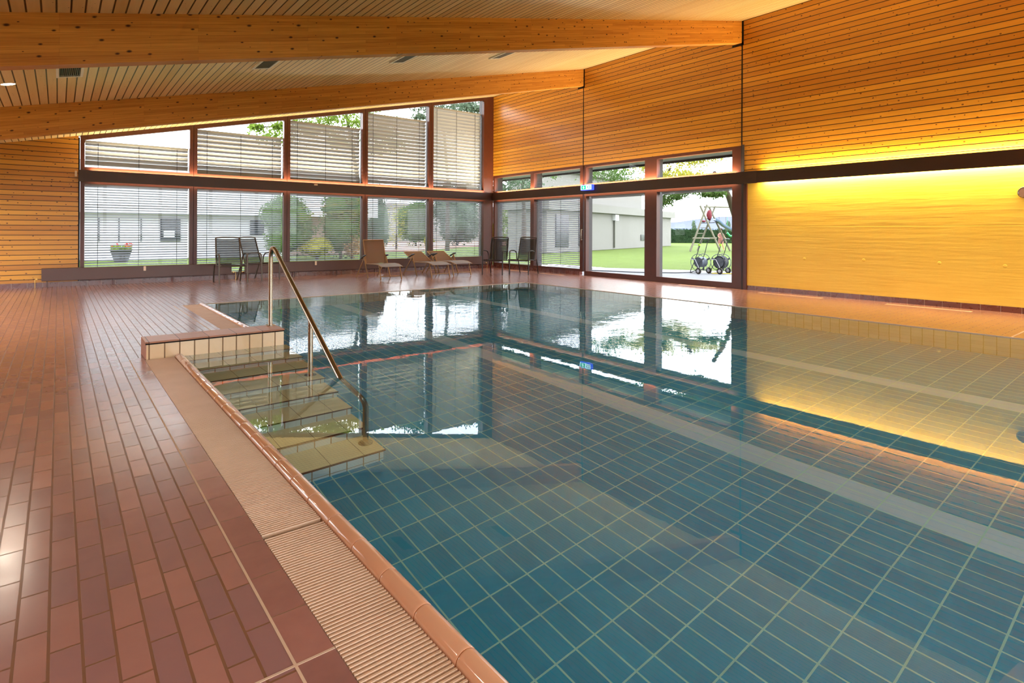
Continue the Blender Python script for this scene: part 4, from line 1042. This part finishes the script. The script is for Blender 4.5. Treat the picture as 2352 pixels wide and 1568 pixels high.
# child behind the frame: one continuous skinned body
def person():
    b0 = at(1655, 576, 38.4); b0.z = 0; rt = VR0; fw = -VF
    o = empty('person', b0); tag(o, 'person in pink top and shorts standing behind the wooden swing frame', 'person')
    def W(x, f, z): return rt*x+fw*f+Vector((0,0,z))
    J = [W(0,0,.72), W(0,0,.90), W(0,.02,1.08), W(0,.03,1.17), W(0,.05,1.24), W(0,.06,1.36), W(.13,.02,1.10), W(.22,.10,.90), W(.28,.24,.80), W(-.13,.02,1.10), W(-.20,.12,.90), W(-.12,.26,.86),
         W(.08,0,.66), W(.12,.10,.38), W(.22,.0,.06), W(.26,.12,.03), W(-.08,0,.66), W(-.10,.05,.36), W(-.09,-.05,.06), W(-.09,.08,.03)]
    E = [(0,1),(1,2),(2,3),(3,4),(4,5),(2,6),(6,7),(7,8),(2,9),(9,10),(10,11),(0,12),(12,13),(13,14),(14,15),(0,16),(16,17),(17,18),(18,19)]
    rad = [.12,.105,.12,.05,.045,.09,.05,.034,.025,.05,.034,.025,.075,.052,.034,.03,.075,.052,.034,.03]
    me = bpy.data.meshes.new('body'); me.from_pydata(J, E, []); me.update(); bo = bpy.data.objects.new('body', me); COL.objects.link(bo); bo.parent = o
    sk = bo.modifiers.new('skin', 'SKIN'); sub = bo.modifiers.new('sub', 'SUBSURF'); sub.levels = 1; sub.render_levels = 1
    for i, v in enumerate(me.skin_vertices[0].data): v.radius = (rad[i], rad[i]); v.use_root = (i == 0)
    me.materials.append(M['skin'])
    h = MB(); h.blob(W(0,.035,1.41), .105, .105, .10, 12, 8, .05); h.build('hair', 'hair', o, True)
    s = MB(); s.tube([W(0,0,.70), W(0,0,.85), W(0,.02,1.0), W(0,.02,1.12)], .14, 14, rs=[.15, .145, .155, .13])
    s.tube([W(.10,.02,1.10), W(.19,.07,.96)], .07, 10, rs=[.07,.065]); s.tube([W(-.10,.02,1.10), W(-.18,.07,.96)], .07, 10, rs=[.07,.065]); s.build('shirt', 'cloth_pink', o, True)
    p = MB(); p.tube([W(.03,0,.74), W(.09,.03,.60), W(.105,.06,.48)], .1, 12, rs=[.12,.095,.085]); p.tube([W(-.03,0,.74), W(-.09,.02,.60), W(-.10,.04,.48)], .1, 12, rs=[.12,.095,.085]); p.build('shorts', 'cloth_pink', o, True)
person()

# hose reels (local: wheels axis along x, handle leans back +y)
def hose_reel(loc, rz, label, full):
    o = empty('hose_reel_cart', loc, rz); tag(o, label, 'hose reel cart', 'garden hose reel carts on the path')
    for s in (-1, 1):
        b = MB(); c = Vector((s*.25, .10, .095)); b.tube([c+Vector((-.022,0,0)), c+Vector((0,0,0)), c+Vector((.022,0,0))], .09, 20, rs=[.085,.095,.085]); w = b.build('wheel', 'rubber', o, True)
        b = MB(); b.cyl((c.x-.026, c.y, c.z), .045, .052, 14, 'x'); h = b.build('hub', 'slat_alu', w, True)
        b = MB(); b.tube([(s*.19, -.22, .02), (s*.19, -.20, .12), (s*.185, -.10, .32), (s*.18, .02, .62), (s*.17, .10, .90), (s*.165, .16, 1.0), (s*.14, .19, 1.02)], .011, 8); b.build('frame_tube', 'metal_dark', o, True)
        b = MB(); b.tube([(s*.20, -.20, .42), (s*.20, -.05, .42), (s*.20, .06, .22), (s*.21, .10, .10)], .009, 8); b.build('brace', 'slat_alu', o, True)
        b = MB(); b.tube([(s*.14, .24*math.cos(a), .34+.24*math.sin(a)) for a in [2*math.pi*k/28 for k in range(28)]], .010, 6, closed=True)
        for a in (30, 150, 270): b.bar((s*.14, 0, .34), (s*.14, .23*math.cos(R(a)), .34+.23*math.sin(R(a))), .012, .05)
        b.build('reel_rim', 'reel_grey', o, True)
    b = MB(); b.tube([(-.14, .19, 1.02), (0, .20, 1.03), (.14, .19, 1.02)], .014, 8); b.build('handle', 'metal_dark', o, True)
    b = MB(); b.cyl((-.13, 0, .34), .15, .26, 24, 'x'); b.build('drum', 'reel_grey', o, True)
    if full:
        for k in range(8):
            b = MB() if k == 0 else b
            x = -.11+.03*k; b.tube([(x, .175*math.cos(a), .34+.175*math.sin(a)) for a in [2*math.pi*j/24 for j in range(24)]], .014, 6, closed=True)
        b.build('coiled_hose', 'hose_black', o, True)
    b = MB(); b.tube([(-.19, -.22, .02), (.19, -.22, .02)], .011, 8); b.build('foot_bar', 'metal_dark', o, True)
    b = MB(); b.box(.16, .21, .06, .11, .82, .88); b.box(-.22, -.14, -.23, -.19, .10, .14); b.build('clip', 'lime', o, True)
    return o
hose_reel((14.78, 9.72, -.012), R(178), 'hose reel cart with an almost empty drum, left of the two outside', False)
hose_reel((15.22, 9.34, -.012), R(184), 'hose reel cart wound with grey hose, right of the two outside', True)
b = MB(); b.tube([(12.6, 13.4, .0), (12.9, 12.6, .005), (13.2, 11.9, .005), (13.45, 11.2, .005), (13.75, 10.7, .005), (14.3, 10.2, .005), (14.6, 9.95, .02), (14.78, 9.8, .10)], .013, 8)
tag(b.build('garden_hose', 'hose_black', world=True), 'dark garden hose lying across the path to the left reel cart', 'hose')
b = MB(); b.tube([(15.0, 9.5, .005), (15.3, 9.1, .005), (15.5, 8.7, .005), (15.8, 8.0, .005)], .014, 8)
tag(b.build('garden_hose', 'hose_yellow', world=True), 'yellow garden hose on the path by the right reel cart', 'hose')

# ------------------------------------------------------------------ daylight
w = bpy.data.worlds.new('sky'); S.world = w; w.use_nodes = True; nt = w.node_tree; nt.nodes.clear()
bg = nt.nodes.new('ShaderNodeBackground'); out = nt.nodes.new('ShaderNodeOutputWorld'); tc = nt.nodes.new('ShaderNodeTexCoord'); nz = nt.nodes.new('ShaderNodeTexNoise')
nz.inputs['Scale'].default_value = 3; cr = nt.nodes.new('ShaderNodeValToRGB'); cr.color_ramp.elements[0].position = .35; cr.color_ramp.elements[0].color = (.86,.90,1,1); cr.color_ramp.elements[1].position = .7; cr.color_ramp.elements[1].color = (1,1,1,1)
nt.links.new(tc.outputs['Generated'], nz.inputs['Vector']); nt.links.new(nz.outputs['Fac'], cr.inputs[0]); nt.links.new(cr.outputs[0], bg.inputs[0]); bg.inputs[1].default_value = 6.6; nt.links.new(bg.outputs[0], out.inputs[0])

# ------------------------------------------------------------------ camera
cam = bpy.data.cameras.new('camera'); co = bpy.data.objects.new('camera', cam); COL.objects.link(co)
cam.sensor_width = 36; cam.lens = 36*F_/2352; cam.shift_y = -(784-CY)/2352; cam.clip_start = .05; cam.clip_end = 3000
mw = Matrix((( VR.x, VU.x, -VF.x, 0), (VR.y, VU.y, -VF.y, 0), (VR.z, VU.z, -VF.z, H), (0,0,0,1)))
co.matrix_world = mw; S.camera = co

S.view_settings.view_transform = 'Standard'; S.view_settings.look = 'None'; S.view_settings.gamma = 1; S.view_settings.use_curve_mapping = False
S.view_settings.exposure = 0.12
S.cycles.use_adaptive_sampling = True; S.cycles.adaptive_threshold = .08; S.cycles.adaptive_min_samples = 24; S.cycles.max_bounces = 8; S.cycles.transparent_max_bounces = 16; S.cycles.transmission_bounces = 6; S.cycles.glossy_bounces = 4; S.cycles.diffuse_bounces = 4
S.cycles.sample_clamp_indirect = 8
